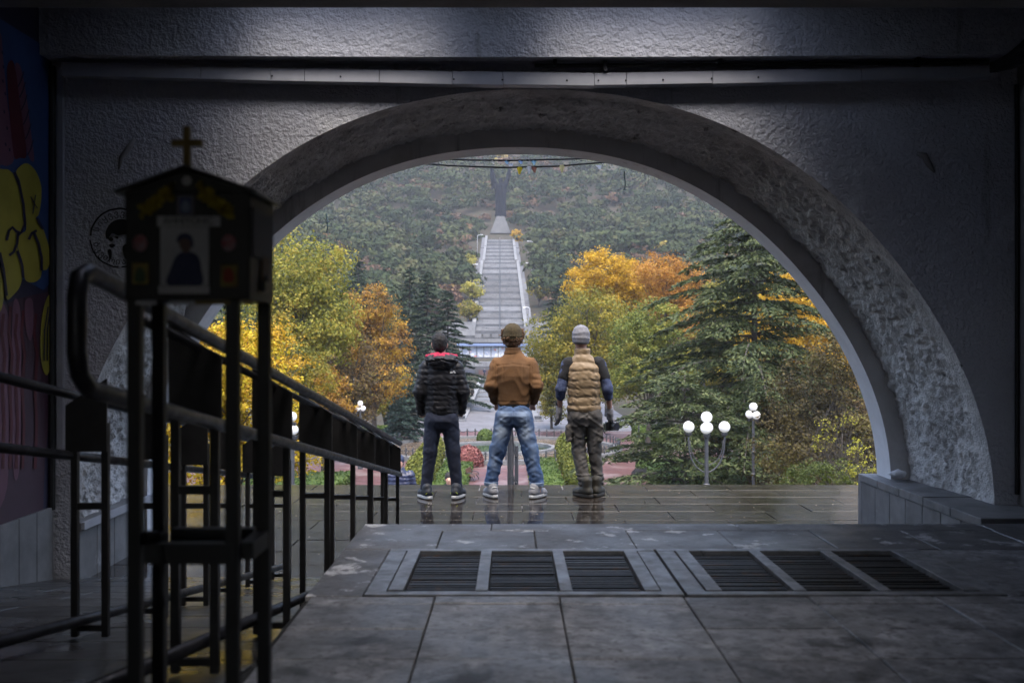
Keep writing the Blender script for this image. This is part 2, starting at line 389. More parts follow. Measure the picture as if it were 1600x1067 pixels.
for sgn in (1, -1):                     # piers below the springing
    xa = CN + sgn*AXN[0]; xb = XR + .12 if sgn > 0 else XL - .12
    q = [(xa,D1,-.1),(xb,D1,-.1),(xb,D1,SPR),(xa,D1,SPR)]
    sw.add(q, [(0,1,2,3) if sgn > 0 else (3,2,1,0)])
sw.build('front_wall', STUCCO, gate)
# rough soffit: real relief
nd = 100; nth = 700
th2 = np.linspace(-.10, math.pi+.10, nth); rr2 = sum(_co[k]*np.cos(2*k*np.clip(th2,0,math.pi)) for k in range(4))
dd_ = np.linspace(D1 + .0, D2 + .02, nd)
T2, DD = np.meshgrid(th2, dd_, indexing='ij'); R2 = np.repeat(rr2[:,None], nd, 1)
arc = T2 * 3.0
n1 = fbm(arc*9, DD*9, DD*0, 3, 3); n2 = fbm(arc*30, DD*24, DD*0+4, 2, 9)
env = np.clip((DD - D1)/.05, 0, 1)
disp = env * (.05*np.clip(n1 - .32, 0, 1) + .085*np.clip(n2 - .30, 0, 1) - .018)
edge = np.clip((DD - (D1 + .11 + .05*vnoise(arc*2, arc*0, arc*0, 5))) / .06, 0, 1)
disp = disp * (.25 + .75*edge) + .004*vnoise(arc*60, DD*60, DD*0, 2)*env
rowe = np.clip((np.sin(T2)*R2)*20, 0, 1)
Rr = R2 - disp
PX = Rr*np.cos(T2) + CN + (CF-CN)*(DD-D1)/(D2-D1); PZc = np.where((T2<0)|(T2>math.pi), -np.abs(np.sin(T2))*3.2, Rr*np.sin(np.clip(T2,0,math.pi))) + SPR
ii = np.arange(nth*nd).reshape(nth, nd)
Q = np.stack([ii[:-1,:-1], ii[:-1,1:], ii[1:,1:], ii[1:,:-1]], -1).reshape(-1,4)
obj('arch_soffit', fast_mesh('arch_soffit', np.stack([PX, DD, PZc], -1).reshape(-1,3), Q, True), ROUGH, gate)
# outer ring: grey face towards us, white painted reveal
KX, KZ = 2.924/ (AXN[0]), (.301*8.06/1.556 + CAMZ - SPR) / AZN[NA//2]
rg = MB(); rv = MB(); fo = MB()
for i in range(NA - 1):
    def pin(j): return (AXN[j]*KX + CF, AZN[j]*KZ + SPR)
    def pout(j): return (AXN[j]*1.05 + CF, AZN[j]*1.05 + SPR)
    a, b, c, e = pin(i), pin(i+1), pout(i+1), pout(i)
    rg.add([(a[0],D2,a[1]),(b[0],D2,b[1]),(c[0],D2,c[1]),(e[0],D2,e[1])], [(0,1,2,3)])
    rv.add([(a[0],D2+.002,a[1]),(a[0],D3,a[1]),(b[0],D3,b[1]),(b[0],D2+.002,b[1])], [(0,1,2,3)])
for s in (0, NA-1):
    a, c = pin(s) if False else (AXN[s]*KX + CF, SPR), (AXN[s]*1.05 + CF, SPR)
    q = [(a[0],D2,SPR-.6),(c[0],D2,SPR-.6),(c[0],D2,SPR),(a[0],D2,SPR)]
    rg.add(q, [(0,1,2,3) if s == 0 else (3,2,1,0)])
    q = [(a[0],D2+.002,SPR-.6),(a[0],D3,SPR-.6),(a[0],D3,SPR),(a[0],D2+.002,SPR)]
    rv.add(q, [(0,1,2,3) if s == 0 else (3,2,1,0)])
rg.build('arch_ring', RINGC, gate); rv.build('arch_reveal', WHITE, gate, smooth=True)
# outer facade (faces the park) and the mass of the gate
for i in range(NA - 1):
    a, b = (AXN[i]*KX + CF, AZN[i]*KZ + SPR), (AXN[i+1]*KX + CF, AZN[i+1]*KZ + SPR)
    fo.add([(a[0],D3,a[1]),(b[0],D3,b[1]),(b[0],D3,5.2),(a[0],D3,5.2)], [(3,2,1,0)])
fo.build('outer_facade', WHITE, gate)
for (x0, x1) in ((-9, -2.924+CF), (2.924+CF, 9)): MB().box(x0, x1, D3-.05, D3+.0, -.05, 5.2).build('outer_pier', WHITE, gate)
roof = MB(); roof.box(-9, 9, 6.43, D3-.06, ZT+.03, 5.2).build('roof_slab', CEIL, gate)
# ceiling beams, with unseen sky openings added between them to light the passage
ZB = 3.44
def sag(x): return -.018*math.cos(x/3.2*math.pi/2)
bm = MB(); N = 24
for i in range(N):
    xa, xb = XL-.2 + (XR-XL+.4)*i/N, XL-.2 + (XR-XL+.4)*(i+1)/N
    za, zb = ZB + sag(xa), ZB + sag(xb)
    za += .017; zb += .017
    bm.add([(xa,6.42,za),(xb,6.42,zb),(xb,6.42,4.4),(xa,6.42,4.4)], [(0,1,2,3)])
    bm.add([(xa,6.42,za),(xa,D1-.001,za+.002),(xb,D1-.001,zb+.002),(xb,6.42,zb)], [(0,1,2,3)])
bm.build('end_beam', STUCCO, gate)
bm2 = MB()
for (y0, y1) in ((4.9, 5.50), (2.9, 3.5), (.9, 1.5), (-1.1, -.5), (-3.1,-2.5), (-5.1,-4.5)):
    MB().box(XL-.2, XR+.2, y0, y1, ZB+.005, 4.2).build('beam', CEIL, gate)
ADDED_SKY_HOLES = [(5.5, 6.42, 5.55, 6.13, [(-1.60, -.50), (.30, 1.55)]), (3.5, 4.9, 3.6, 4.8, [(-1.3, .5)]), (1.5, 2.9, 1.9, 2.7, [(-.45, .55)])]
zc = 3.98; cl = MB()
for (ya, yb, h0, h1, hx) in ADDED_SKY_HOLES:
    xsb = [XL-.2] + [v for h in hx for v in h] + [XR+.2]
    for i in range(0, len(xsb), 2): cl.box(xsb[i], xsb[i+1], ya+.001, yb-.001, zc, 4.10)
    for (a, b) in hx: cl.box(a, b, ya+.001, h0, zc, 4.10); cl.box(a, b, h1, yb-.001, zc, 4.10)
cl.box(XL-.2, XR+.2, -7, 1.5, 4.21, 4.3)
MB().box(XL-.2, -.9, -7.2, -7.0, -.1, 4.4).build('added_rear_wall', CONC, gate); MB().box(1.3, XR+.2, -7.2, -7.0, -.1, 4.4).build('added_rear_wall', CONC, gate); MB().box(-.9, 1.3, -7.2, -7.0, 2.9, 4.4).build('added_rear_lintel', CONC, gate)  # unseen wall added behind the camera to cut light from the rear
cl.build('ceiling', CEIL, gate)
# side walls
lw = MB().box(XL-.25, XL, -7, D1+1.4, -.4, 4.2).build('left_wall', WALLP, gate)
rw = MB().box(XR, XR+.25, -7, D1+1.4, -.4, 4.2).build('right_wall', CONC, gate)
# stone dado on the left wall: separate slabs
dd0 = 2.2
while dd0 < 6.35:
    d1 = dd0 + .23
    z0 = max(0, RZ0 - RS*d1); zt = .52 + (6.5 - dd0)*.012
    MB().box(XL+.003, XL+.028, dd0, d1-.006, z0-.05, zt - random.uniform(0,.01)).build('dado_slab', STONE, lw, bevel=.004); dd0 = d1
# plinths under the arch: base, coping stones, facing slabs
def plinth(x_in, x_out, y0, y1, zt, label, sgn):
    p = MB().box(min(x_in,x_out), max(x_in,x_out), y0+.02, y1-.02, -.1, zt-.062).build('plinth', STONE, gate); p['label'] = label
    y = y0; k = 0
    while y < y1 - .05:
        e = min(y + .43, y1); xi = x_in - sgn*(.03)
        MB().box(min(xi, x_out), max(xi, x_out), y+.002, e-.003, zt-.06, zt + random.uniform(-.003,.003)).build('coping_stone', STONE, p, bevel=.006); y = e
    y = y0
    while y < y1 - .05:
        e = min(y + .30, y1); xi = x_in - sgn*.018
        MB().box(min(xi, x_in-sgn*.002), max(xi, x_in-sgn*.002), y+.004, e-.003, -.05, zt-.063).build('facing_slab', STONE, p, bevel=.003); y = e
    xs_ = np.linspace(min(x_in,x_out), max(x_in,x_out), 3)
    for a, b in zip(xs_[:-1], xs_[1:]):
        MB().box(a+.003, b-.003, y0-.0, y0+.018, -.05, zt-.063).build('facing_slab', STONE, p, bevel=.003)
    return p
plinth(2.88, XR-.004, 6.05, 8.24, .53, 'low stone plinth with coping under the right arch foot', 1)
pl_ = plinth(-2.90, XL-.1, 6.62, 8.24, .40, 'low stone plinth with coping under the left arch foot', -1)
MB().box(-2.868, -2.845, 6.63, 8.1, .355, .404).build('edge_strip', TRIM, pl_)
MB().box(2.95, 3.33, 5.86, 6.04, -.02, .50).build('dark_block', CABLE, gate, bevel=.01)
# park-facing masses to left and right of the passage
for (x0, x1) in ((-9, XL-.27), (XR+.27, 9)): MB().box(x0, x1, -7, D3-.06, -.1, 4.5).build('side_mass', CONC, gate)
# corner trim and pipe on the left
MB().box(XL+.045, XL+.085, D1-.03, D1-.004, .9, 3.40).build('corner_trim', TRIM, gate)
MB().tube([(XL+.02, D1-.04, .5), (XL+.02, D1-.04, 3.42)], .022).build('corner_pipe', CABLE, gate)
MB().tube([(XR-.02, D1-.03, .6), (XR-.018, D1-.03, 1.9), (XR-.02, D1-.03, 3.3)], .014).build('corner_pipe', CABLE, gate)
# cracks / broken plaster lumps on the stucco
def lump(px, py, pts, rad, name):
    MB().tube([W(px+a, py+b, D1-.002) for a, b in pts], rad, 6).build(name, CONC, gate, smooth=True)
lump(190, 225, [(20,-8),(12,6),(0,22),(-4,40)], [.012,.022,.018,.006], 'plaster_lump')
lump(1432, 240, [(0,0),(12,4),(20,18),(28,30)], [.010,.024,.02,.006], 'plaster_lump')
# ------------------------------------------------------------------ trunking, pipe, cables under the beam
tk = thing('cable_trunking', 'long pale grey metal trunking strip above the arch', 'trunking', (0, D1, 3.3))
def trunk(x0, y0, x1, y1, h0, h1):
    a, b = W(x0, y0, 6.53), W(x1, y1, 6.53); ha, hb = h0*6.53/FPX, h1*6.53/FPX
    o = MB().hexa([(a.x,6.49,a.z-ha),(b.x-.002,6.49,b.z-hb),(b.x-.002,6.57,b.z-hb),(a.x,6.57,a.z-ha),(a.x,6.49,a.z),(b.x-.002,6.49,b.z),(b.x-.002,6.57,b.z),(a.x,6.57,a.z)]).build('trunking_length', TRIM, tk, bevel=.003)
    o.location = -Vector(tk.location)
segs = [(100,101,316,106,20,20),(316,106,425,109,20,20),(425,109,478,110,20,20),(478,110,594,112,20,20),(594,112,708,114,20,21),(708,114,786,115,20,21),(786,115,928,117,20,20),(928,117,978,116.5,19,19),(978,116.5,1112,114,19,19),(1112,114,1343,109,20,20),(1343,109,1545,105,19,18)]
for s in segs: trunk(*s)
for i, (px, py) in enumerate(((532,120),(425,119),(709,124),(785,125),(886,126),(935,126),(978,126),(1036,125),(1112,123),(1185,121))):
    p = W(px, py, 6.487); o = MB().sphere(p, .006, 8, 6).build('rivet', CABLE, tk); o.location = -Vector(tk.location)
pp = thing('conduit_pipe', 'thin dark conduit pipe clipped under the beam', 'pipe', (0, D1, 3.4))
o = MB().tube([W(835,103,6.5), W(1000,103,6.5), W(1250,101,6.5), W(1545,97,6.5)], .014).build('pipe', CABLE, pp); o.location = -Vector(pp.location)
for px, py in ((867,97),(946,104),(1125,94),(1435,97)):
    p = W(px, py, 6.48); o = MB().box(p.x-.012, p.x+.012, 6.47, 6.52, p.z-.03, p.z+.035).build('bracket', RAILM, pp); o.location = -Vector(pp.location)
cb = thing('cable_bundle', 'bundle of black cables in the upper right corner', 'cables', (3.2, 6.4, 3.4))
for k in range(7):
    a = W(1548, 100+2*k, 6.48); b = W(1575, 92+3*k, 6.3); c = W(1605, 60+6*k, 6.0)
    a.x = min(a.x, XR-.03); b.x = min(b.x, XR-.03-.004*k); c.x = min(c.x, XR-.03-.004*k)
    o = MB().tube(bez(a, b, c, 8), .010, 6).build('cable', CABLE, cb, smooth=True); o.location = -Vector(cb.location)
# ------------------------------------------------------------------ graffiti on the left wall (flat paint)
def flatpaint(col): return M('paint_%d' % random.randint(0, 99999), col, tuple(c*.75 for c in col), 3, .6, bump=.2, bscale=40, bdist=.004)
P_YEL, P_PINK, P_RED, P_DARK, P_BLUE, P_MAUVE = flatpaint((.40,.35,.045)), flatpaint((.17,.07,.11)), flatpaint((.10,.01,.02)), flatpaint((.02,.015,.045)), flatpaint((.03,.07,.20)), flatpaint((.065,.028,.05))
gf = thing('graffiti', 'yellow bubble letter graffiti on the left wall', 'graffiti', (XL, 6, 1.5))
def wpt(px, py, off):
    d = -(XL + off) * FPX / (800 - px); return Vector((XL + off, d, CAMZ - (py - 540)/FPX*d))
def paint(name, pts, mat, lay, s=1/3.556, oy=240):
    v = [wpt(x*s, oy + y*s, .004 + .003*lay) for x, y in pts]
    me = bpy.data.meshes.new(name)
    from mathutils.geometry import tessellate_polygon
    tri = tessellate_polygon([v]); me.from_pydata([tuple(q) for q in v], [], [tuple(t) for t in tri]); me.update()
    o = obj(name, me, mat, gf); o.location = -Vector(gf.location)
def stroke(pts, w_, mat, lay, s=1/3.556, oy=240, name='graffiti_line'):
    pts = [Vector((x, y)) for x, y in pts]; v = []; f = []
    for i, p in enumerate(pts):
        t = (pts[min(i+1, len(pts)-1)] - pts[max(i-1, 0)]).normalized(); nn = Vector((-t.y, t.x)) * w_/2
        for q in (p + nn, p - nn): v.append(tuple(wpt(q.x*s, oy + q.y*s, .004 + .003*lay)))
        if i: k = 2*i; f.append((k-2, k-1, k+1, k))
    me = bpy.data.meshes.new(name); me.from_pydata(v, [], f); me.update(); o = obj(name, me, mat, gf); o.location = -Vector(gf.location)
def dens(pts, n=5):                     # round a traced outline
    P = [Vector(p) for p in pts]; out = []; m = len(P)
    for i in range(m):
        a, b, c, d = P[i-1], P[i], P[(i+1) % m], P[(i+2) % m]
        for k in range(n):
            t = k/n; out.append(tuple(.5*((2*b) + (c-a)*t + (2*a-5*b+4*c-d)*t*t + (3*b-a-3*c+d)*t**3)))
    return out
paint('graffiti_background', [(-600,-780),(0,-748),(270,-580),(290,-440),(292,300),(290,640),(300,700),(240,760),(-600,300)], P_BLUE, 0)
paint('graffiti_background', [(-600,800),(-20,860),(120,800),(300,760),(300,1180),(250,1700),(235,2080),(0,2130),(-600,2200)], P_MAUVE, 0)
for off in (-330, 0):
    paint('graffiti_drip', dens([(0+off,-670),(18+off,-520),(30+off,-400),(45+off,-250),(70+off,-50),(75+off,40),(40+off,70),(10+off,62),(-40+off,40),(-60+off,-500)]), P_PINK, 1)
paint('graffiti_drip', dens([(40,-480),(70,-515),(92,-430),(108,-310),(128,-170),(148,8),(110,24),(78,18),(58,-150),(45,-330)]), P_RED, 1)
paint('graffiti_drip', dens([(85,-494),(110,-489),(130,-414),(150,-294),(170,-134),(190,36),(160,16),(132,-114),(112,-254),(97,-384)]), P_PINK, 1)
for x, y in ((12,-560),(18,-480),(15,-400),(28,-330),(22,-230),(38,-140),(30,-50),(52,-20)): stroke([(x,y-9),(x+3,y+9)], 9, P_DARK, 2)
for y in (-430, -370, -300, -220, -140, -50): stroke([(100+(y+430)*.14, y+60),(118+(y+430)*.14, y+25),(132+(y+430)*.14, y-25)], 7, P_DARK, 2)
B1 = [(-120,110),(20,88),(60,100),(90,140),(110,200),(125,280),(133,350),(138,400),(120,435),(100,440),(95,480),(100,540),(120,600),(130,660),(110,740),(70,790),(40,810),(30,740),(10,640),(0,560),(-120,540)]
B2 = [(90,100),(120,65),(150,55),(180,75),(210,120),(230,190),(228,270),(215,340),(200,360),(230,400),(255,460),(275,540),(278,600),(260,645),(235,650),(225,690),(190,715),(150,710),(135,680),(125,600),(105,540),(95,480),(120,445),(145,420),(140,330),(125,230),(110,150)]
paint('graffiti_letter', dens(B2), P_YEL, 2); paint('graffiti_letter', dens(B1), P_YEL, 3)
paint('graffiti_letter', dens([(-200,560),(-20,560),(0,640),(18,720),(20,800),(0,880),(-60,910),(-200,880)]), P_YEL, 2)
for s_ in ([(80,105),(110,180),(130,280),(140,390),(118,440),(90,432),(70,410),(50,430),(38,482)], [(100,440),(96,500),(78,545),(52,566)], [(96,540),(124,620),(130,690)], [(205,358),(240,420)], [(160,478),(178,442),(205,428)], [(190,440),(215,500),(232,580),(232,650)], [(0,550),(20,640),(38,790)]):
    stroke(s_, 14, P_DARK, 5)
stroke([(170,240),(208,305)], 6, P_DARK, 5); stroke([(198,230),(183,335)], 6, P_DARK, 5)
paint('graffiti_letter', dens([(225,1080),(232,920),(262,800),(300,770),(312,780),(318,1000),(300,1130),(262,1230),(235,1180)]), P_YEL, 2)
for k in range(4): stroke([(245+18*k,1150),(248+16*k,980),(268+12*k,850)], 7, P_DARK, 4)
for x in (60, 130, 200, 20, 95): stroke([(x,850+(x%3)*20),(x-10,1000),(x+8,1120),(x-6,1300),(x+4,1500),(x-4,1750)], 16, P_RED, 2)
paint('graffiti_drip', dens([(140,820),(180,815),(185,960),(170,1040),(150,1000),(140,920)]), P_PINK, 2)
paint('graffiti_drip', dens([(70,870),(110,850),(118,1100),(112,1700),(80,1800),(66,1500)]), P_PINK, 1)
paint('graffiti_drip', dens([(-60,870),(40,880),(46,1200),(40,1850),(-60,1900)]), P_PINK, 1)
# ------------------------------------------------------------------ black stencil on the stucco
STEN = M('stencil_black', (.012,.012,.012), rough=.9)
sten = thing('stencil', 'round black stencil of a head with lettering on the stucco', 'stencil', W(188, 372, D1))
def sten_arc(a0, a1, r0, r1, name='stencil_ring', n=26):
    m = MB(); v = []
    for i in range(n+1):
        a = R(a0 + (a1-a0)*i/n); j = random.uniform(-.002, .002)
        for r_ in (r0+j, r1+j): v.append((r_*math.cos(a), -.014, r_*math.sin(a)))
    m.add(v, [(2*i, 2*i+1, 2*i+3, 2*i+2) for i in range(n)]).build(name, STEN, sten)
RS_ = 47/235.8
sten_arc(4, 176, RS_*.94, RS_); sten_arc(184, 268, RS_*.95, RS_); sten_arc(274, 356, RS_*.95, RS_)
def text_mesh(body, size, name):
    c = bpy.data.curves.new(name, 'FONT'); c.body = body; c.size = size; c.align_x = 'CENTER'; c.align_y = 'CENTER'; c.extrude = .0006
    o = bpy.data.objects.new(name, c); COL.objects.link(o); bpy.context.view_layer.update()
    me = bpy.data.meshes.new_from_object(o.evaluated_get(bpy.context.evaluated_depsgraph_get())); bpy.data.objects.remove(o, do_unlink=True); bpy.data.curves.remove(c)
    return me
for txt, a0, st_, flip in (('\u10e1\u10d8\u10e7\u10d5\u10d5\u10d5\u10d6', 160, -15.5, 0), ('\u10d1\u10d9\u10d5\u10d7\u10e0\u10d8\u10d0', 196, 14, 1)):
    for i, ch in enumerate(txt):
        try: me = text_mesh(ch, .056, 'stencil_letter')
        except Exception: continue
        a = R(a0 + st_*i); rr = RS_*.80; o = obj('stencil_letter', me, STEN, sten, (rr*math.cos(a), -.014, rr*math.sin(a)))
        o.rotation_euler = Matrix.Rotation(-(a - math.pi/2) if not flip else -(a + math.pi/2), 3, 'Y').to_4x4().to_3x3().to_euler() if False else (R(90), 0, 0)
        o.rotation_euler = (Matrix.Rotation(-(a - (math.pi/2 if not flip else -math.pi/2)), 4, 'Y') @ Matrix.Rotation(R(90), 4, 'X')).to_euler()
def sten_blob(pts, name='stencil_patch'):
    m = MB(); v = [(x*RS_, -.0135, y*RS_) for x, y in dens(pts, 4)]; m.add(v, [tuple(range(len(v)))]).build(name, STEN, sten)
sten_blob([(-.42,-.05),(-.46,.2),(-.3,.48),(0,.62),(.3,.55),(.45,.3),(.42,.1),(.2,.12),(-.05,.08),(-.25,.14)])
sten_blob([(-.40,-.02),(-.28,.02),(-.20,-.06),(-.30,-.12)]); sten_blob([(-.18,.02),(-.05,.04),(-.06,-.04)]); sten_blob([(-.36,-.24),(-.22,-.20),(-.14,-.26),(-.26,-.34)])
sten_blob([(-.4,-.42),(-.28,-.40),(-.26,-.62),(-.32,-.7)]); sten_blob([(.1,-.3),(.34,-.2),(.4,-.55),(.2,-.7)])
# ------------------------------------------------------------------ grates in the platform
def grate(x0, x1, label):
    g = thing('floor_grate', label, 'grate', ((x0+x1)/2, (GY0+GY1)/2, PZ), 0, 'grates in the platform')
    hw, hd = (x1-x0)/2, (GY1-GY0)/2
    def part(name, a, b, c, d_, z0, z1, m=STEEL): return MB().box(a, b, c, d_, z0, z1).build(name, m, g, bevel=.002)
    fw = .075
    part('frame_bar', -hw+.004, hw-.004, -hd+.004, -hd+.05, -.05, .006); part('frame_bar', -hw+.004, hw-.004, hd-.05, hd-.004, -.05, .006)
    part('frame_bar', -hw+.004, -hw+fw, -hd+.052, hd-.052, -.05, .005); part('frame_bar', hw-fw, hw-.004, -hd+.052, hd-.052, -.05, .005)
    i0, i1 = -hw+fw+.006, hw-fw-.006
    part('inner_bar', i0, i0+.055, -hd+.056, hd-.056, -.05, .009); part('inner_bar', i1-.055, i1, -hd+.056, hd-.056, -.05, .009)
    ow = (i1 - i0 - .11 - .09) / 3; sm = None
    for k in range(3):
        a = i0 + .055 + k*(ow + .045)
        if k < 2: part('cross_bar', a+ow, a+ow+.045, -hd+.056, hd-.056, -.045, .008)
        ns = 22
        for j in range(ns):
            y = -hd + .075 + (2*hd - .15)*j/(ns-1)
            if sm is None:
                m = MB(); m.box(-ow/2+.004, ow/2-.004, -.007, .007, -.03, -.008); sm = m.mesh('slat'); sm.materials.append(SLAT)
            o = obj('slat', sm, None, g, (a + ow/2, y, random.uniform(-.002, .002))); o.rotation_euler = (R(random.uniform(-6, 6)), 0, 0)
    return g
gm = (GX0+GX1)/2
grate(GX0, gm-.002, 'left steel floor grate with three slatted bays, nearer the railing')
grate(gm+.002, GX1, 'right steel floor grate with three slatted bays, nearer the dark wall')
# ------------------------------------------------------------------ ramp railings
SR = .16
def rail_z(z0, d): return z0 - SR*d
def railing(name, label, X, stands, top, mid, bot, d_near, d_far, flip, loop):
    g = thing(name, label, 'railing', (X, 4, 0))
    L0 = -Vector(g.location)
    def put(mb, nm, mat, smooth=False, parent=g, bevel=0):
        o = mb.build(nm, mat, parent, smooth, bevel=bevel)
        if parent is g: o.location = L0
        return o
    if loop:                            # the two rails close in a rounded end near us
        n0 = d_near; zt, zm = rail_z(top, n0), rail_z(mid, n0); rr = .05
        pts = [(X, d_far, rail_z(top, d_far)), (X, n0+.12, rail_z(top, n0+.12)), (X, n0+.05, rail_z(top, n0+.05)), (X, n0+.012, zt-.02), (X, n0, zt-.06), (X, n0, zm+.06), (X, n0+.012, zm+.02), (X, n0+.05, rail_z(mid, n0+.05)), (X, n0+.12, rail_z(mid, n0+.12)), (X, d_far, rail_z(mid, d_far))]
        put(MB().tube(pts, .0175, 10), 'handrail', RAILM, True)
        put(MB().tube([(X-.055, n0+.5, rail_z(top, n0+.5)-.012), (X-.055, d_far, rail_z(top, d_far)-.012)], .012, 8), 'second_rail', RAILM, True)
    else:
        put(MB().tube([(X, d_near, rail_z(top, d_near)), (X, d_far, rail_z(top, d_far))], .0165, 10), 'handrail', RAILM, True)
        put(MB().tube([(X, d_near, rail_z(mid, d_near)), (X, d_far, rail_z(mid, d_far))], .0165, 10), 'mid_rail', RAILM, True)
    put(MB().tube([(X-.06*flip, d_near, rail_z(bot, d_near)), (X-.06*flip, min(d_far, ramp_end-.2), rail_z(bot, min(d_far, ramp_end-.2)))], .019, 10), 'bottom_rail', RAILM, True)
    for d in stands:
        zt, zb = rail_z(top, d) - .02, rail_z(mid, d) + .012
        zg = max(0.0, RZ0 - RS*d) + .004
        xo, xi = X + .01*flip, X - .135*flip      # outer and inner side
        zi = zt + .075
        ow = .012
        b = MB(); ya, yb = d, d + .008
        b.hexa([(xi,ya,zb),(xo,ya,zb),(xo,yb,zb),(xi,yb,zb),(xi,ya,zi),(xo,ya,zt-.02),(xo,yb,zt-.02),(xi,yb,zi)] if flip > 0 else [(xo,ya,zb),(xi,ya,zb),(xi,yb,zb),(xo,yb,zb),(xo,ya,zt-.02),(xi,ya,zi),(xi,yb,zi),(xo,yb,zt-.02)])
        put(b, 'panel', BLACKM)
        for xx in (xo - .025*flip, xi + .012*flip):
            put(MB().box(xx-ow, xx+ow, d+.010, d+.034, zg, zb+.1), 'post', BLACKM, bevel=.002)
        put(MB().box(min(xo-.025*flip,xi+.012*flip)+ow, max(xo-.025*flip,xi+.012*flip)-ow, d+.012, d+.03, zb-.205, zb-.182), 'crossbar', BLACKM)
        put(MB().box(min(xo-.025*flip,xi+.012*flip)+ow, max(xo-.025*flip,xi+.012*flip)-ow, d+.012, d+.03, zg+.02, zg+.04), 'foot_bar', BLACKM)
    return g
railing('ramp_railing', 'black railing between ramp and platform with looped near end', -.80, [2.71, 3.58, 4.37, 5.08, 5.74, 6.42, 7.07], 2.02, 1.80, 1.20, 1.83, 7.12, 1, True)
railing('ramp_railing', 'black railing on the far left of the ramp, in front of the plinth', -1.56, [3.50, 4.10, 4.66, 5.20, 5.80, 6.40], 1.97, 1.755, 1.18, 1.2, 6.5, -1, False)
# ------------------------------------------------------------------ shrine: a donation box on legs with cross
sx = thing('shrine', 'black roofed donation shrine on four legs with gold cross', 'shrine', W(293, 540, 2.8) - Vector((0, -.14, CAMZ - PZ + .03)))
sx.location.z = RZ0 - RS*2.9 + .0
sz0 = sx.location.z
SK = 1.7/2.8; sx.scale = (SK,)*3; sx.location = (-.5545, 1.785, CAMZ + SK*(sz0 - CAMZ)); FOOT = (PZ - sx.location.z)/SK
def sh(py): return CAMZ - (py - 540)/FPX*2.8 - sz0
SBLK = M('shrine_black', (.010,.010,.011), (.016,.016,.018), 12, .5)
def spart(mb, nm, mat, parent=None, bevel=0, smooth=False): return mb.build(nm, mat, parent or sx, smooth, bevel=bevel)
hw, hd = .176, .14
spart(MB().box(-hw, hw, -hd, hd, sh(468), sh(300)), 'cabinet', SBLK, bevel=.004)
gab = MB().add([(-hw,-hd,sh(299.6)),(hw,-hd,sh(299.6)),(0,-hd,sh(268)),(-hw,hd,sh(299.6)),(hw,hd,sh(299.6)),(0,hd,sh(268))], [(0,1,2),(5,4,3),(0,2,5,3),(1,4,5,2)])
spart(gab, 'gable', SBLK)
for s in (-1, 1):
    a = Vector((0, 0, sh(263))); b = Vector((s*(hw+.022), 0, sh(303)))
    rf = MB(); t = .008
    rf.hexa([(a.x,-hd-.02,a.z),(b.x,-hd-.02,b.z),(b.x,hd+.02,b.z),(a.x,hd+.02,a.z),(a.x,-hd-.02,a.z+t),(b.x,-hd-.02,b.z+t),(b.x,hd+.02,b.z+t),(a.x,hd+.02,a.z+t)] if s > 0 else
            [(b.x,-hd-.02,b.z),(a.x,-hd-.02,a.z),(a.x,hd+.02,a.z),(b.x,hd+.02,b.z),(b.x,-hd-.02,b.z+t),(a.x,-hd-.02,a.z+t),(a.x,hd+.02,a.z+t),(b.x,hd+.02,b.z+t)])
    spart(rf, 'roof_sheet', M('roof_sheet_%d' % s, (.03,.03,.034), rough=.4))
    for y in (-hd+.025, hd-.025):
        lx = s*(hw-.022) - (.032 if s > 0 and y < 0 else .014 if s < 0 and y > 0 else 0)
        spart(MB().box(lx-.019, lx+.019, y-.019, y+.019, FOOT, sh(468.5)), 'leg', SBLK, bevel=.003)
    spart(MB().box(s*(hw-.024)-.02, s*(hw-.024)+.02, -hd+.052, hd-.052, sh(880), sh(853)), 'shelf_bar', SBLK)
for y in (-hd+.024, hd-.024):
    spart(MB().box(-hw+.052, hw-.052, y-.02, y+.02, sh(882), sh(850)), 'shelf_bar', SBLK)
GOLD = M('dull_gold', (.20,.14,.04), (.15,.10,.03), 20, .5, metal=.4)
cr = spart(MB().box(-.009, .009, -hd-.01, -hd+.01, sh(265), sh(198)), 'cross', GOLD, bevel=.002)
MB().box(-.043, -.0092, -hd-.009, -hd+.009, sh(229), sh(219)).build('cross_arm', GOLD, cr); MB().box(.0092, .043, -hd-.009, -hd+.009, sh(229), sh(219)).build('cross_arm', GOLD, cr)
YF_ = -hd
def card(px0, px1, py0, py1, mat, nm, lay=1, t=.004):
    x0, x1 = (px0-293)/FPX*2.8, (px1-293)/FPX*2.8
    return spart(MB().box(x0, x1, YF_-t*lay-.001, YF_-t*(lay-1)-.001, sh(py1), sh(py0)), nm, mat)
PAPER = M('faded_paper', (.58,.58,.62), (.47,.47,.51), 9, .7); ROBE = M('printed_robe', (.03,.04,.10), (.05,.06,.13), 40, .7); FACE = M('printed_face', (.16,.11,.10), rough=.7)
pic = card(252, 327, 355, 446, PAPER, 'picture')
def flat(pts, mat, nm, parent, lay):
    v = [((x-293)/FPX*2.8, YF_-.0015-.004*lay, sh(y)) for x, y in dens(pts, 4)]; MB().add(v, [tuple(range(len(v)))[::-1]]).build(nm, mat, parent)
flat([(262,444),(268,420),(276,402),(286,394),(300,394),(312,402),(316,420),(318,444),(290,446)], ROBE, 'printed_robe', pic, 1.05)
flat([(280,375),(284,369),(293,368),(300,374),(301,385),(296,394),(289,395),(283,387)], FACE, 'printed_face', pic, 1.12)
flat([(278,380),(278,372),(284,366),(294,365),(302,371),(304,385),(300,386),(298,376),(288,373),(281,377)], ROBE, 'printed_hair', pic, 1.18)
card(249, 328, 447, 459, PAPER, 'caption_strip')
nm_ = card(247, 345, 338, 354, PAPER, 'name_plate', 1)
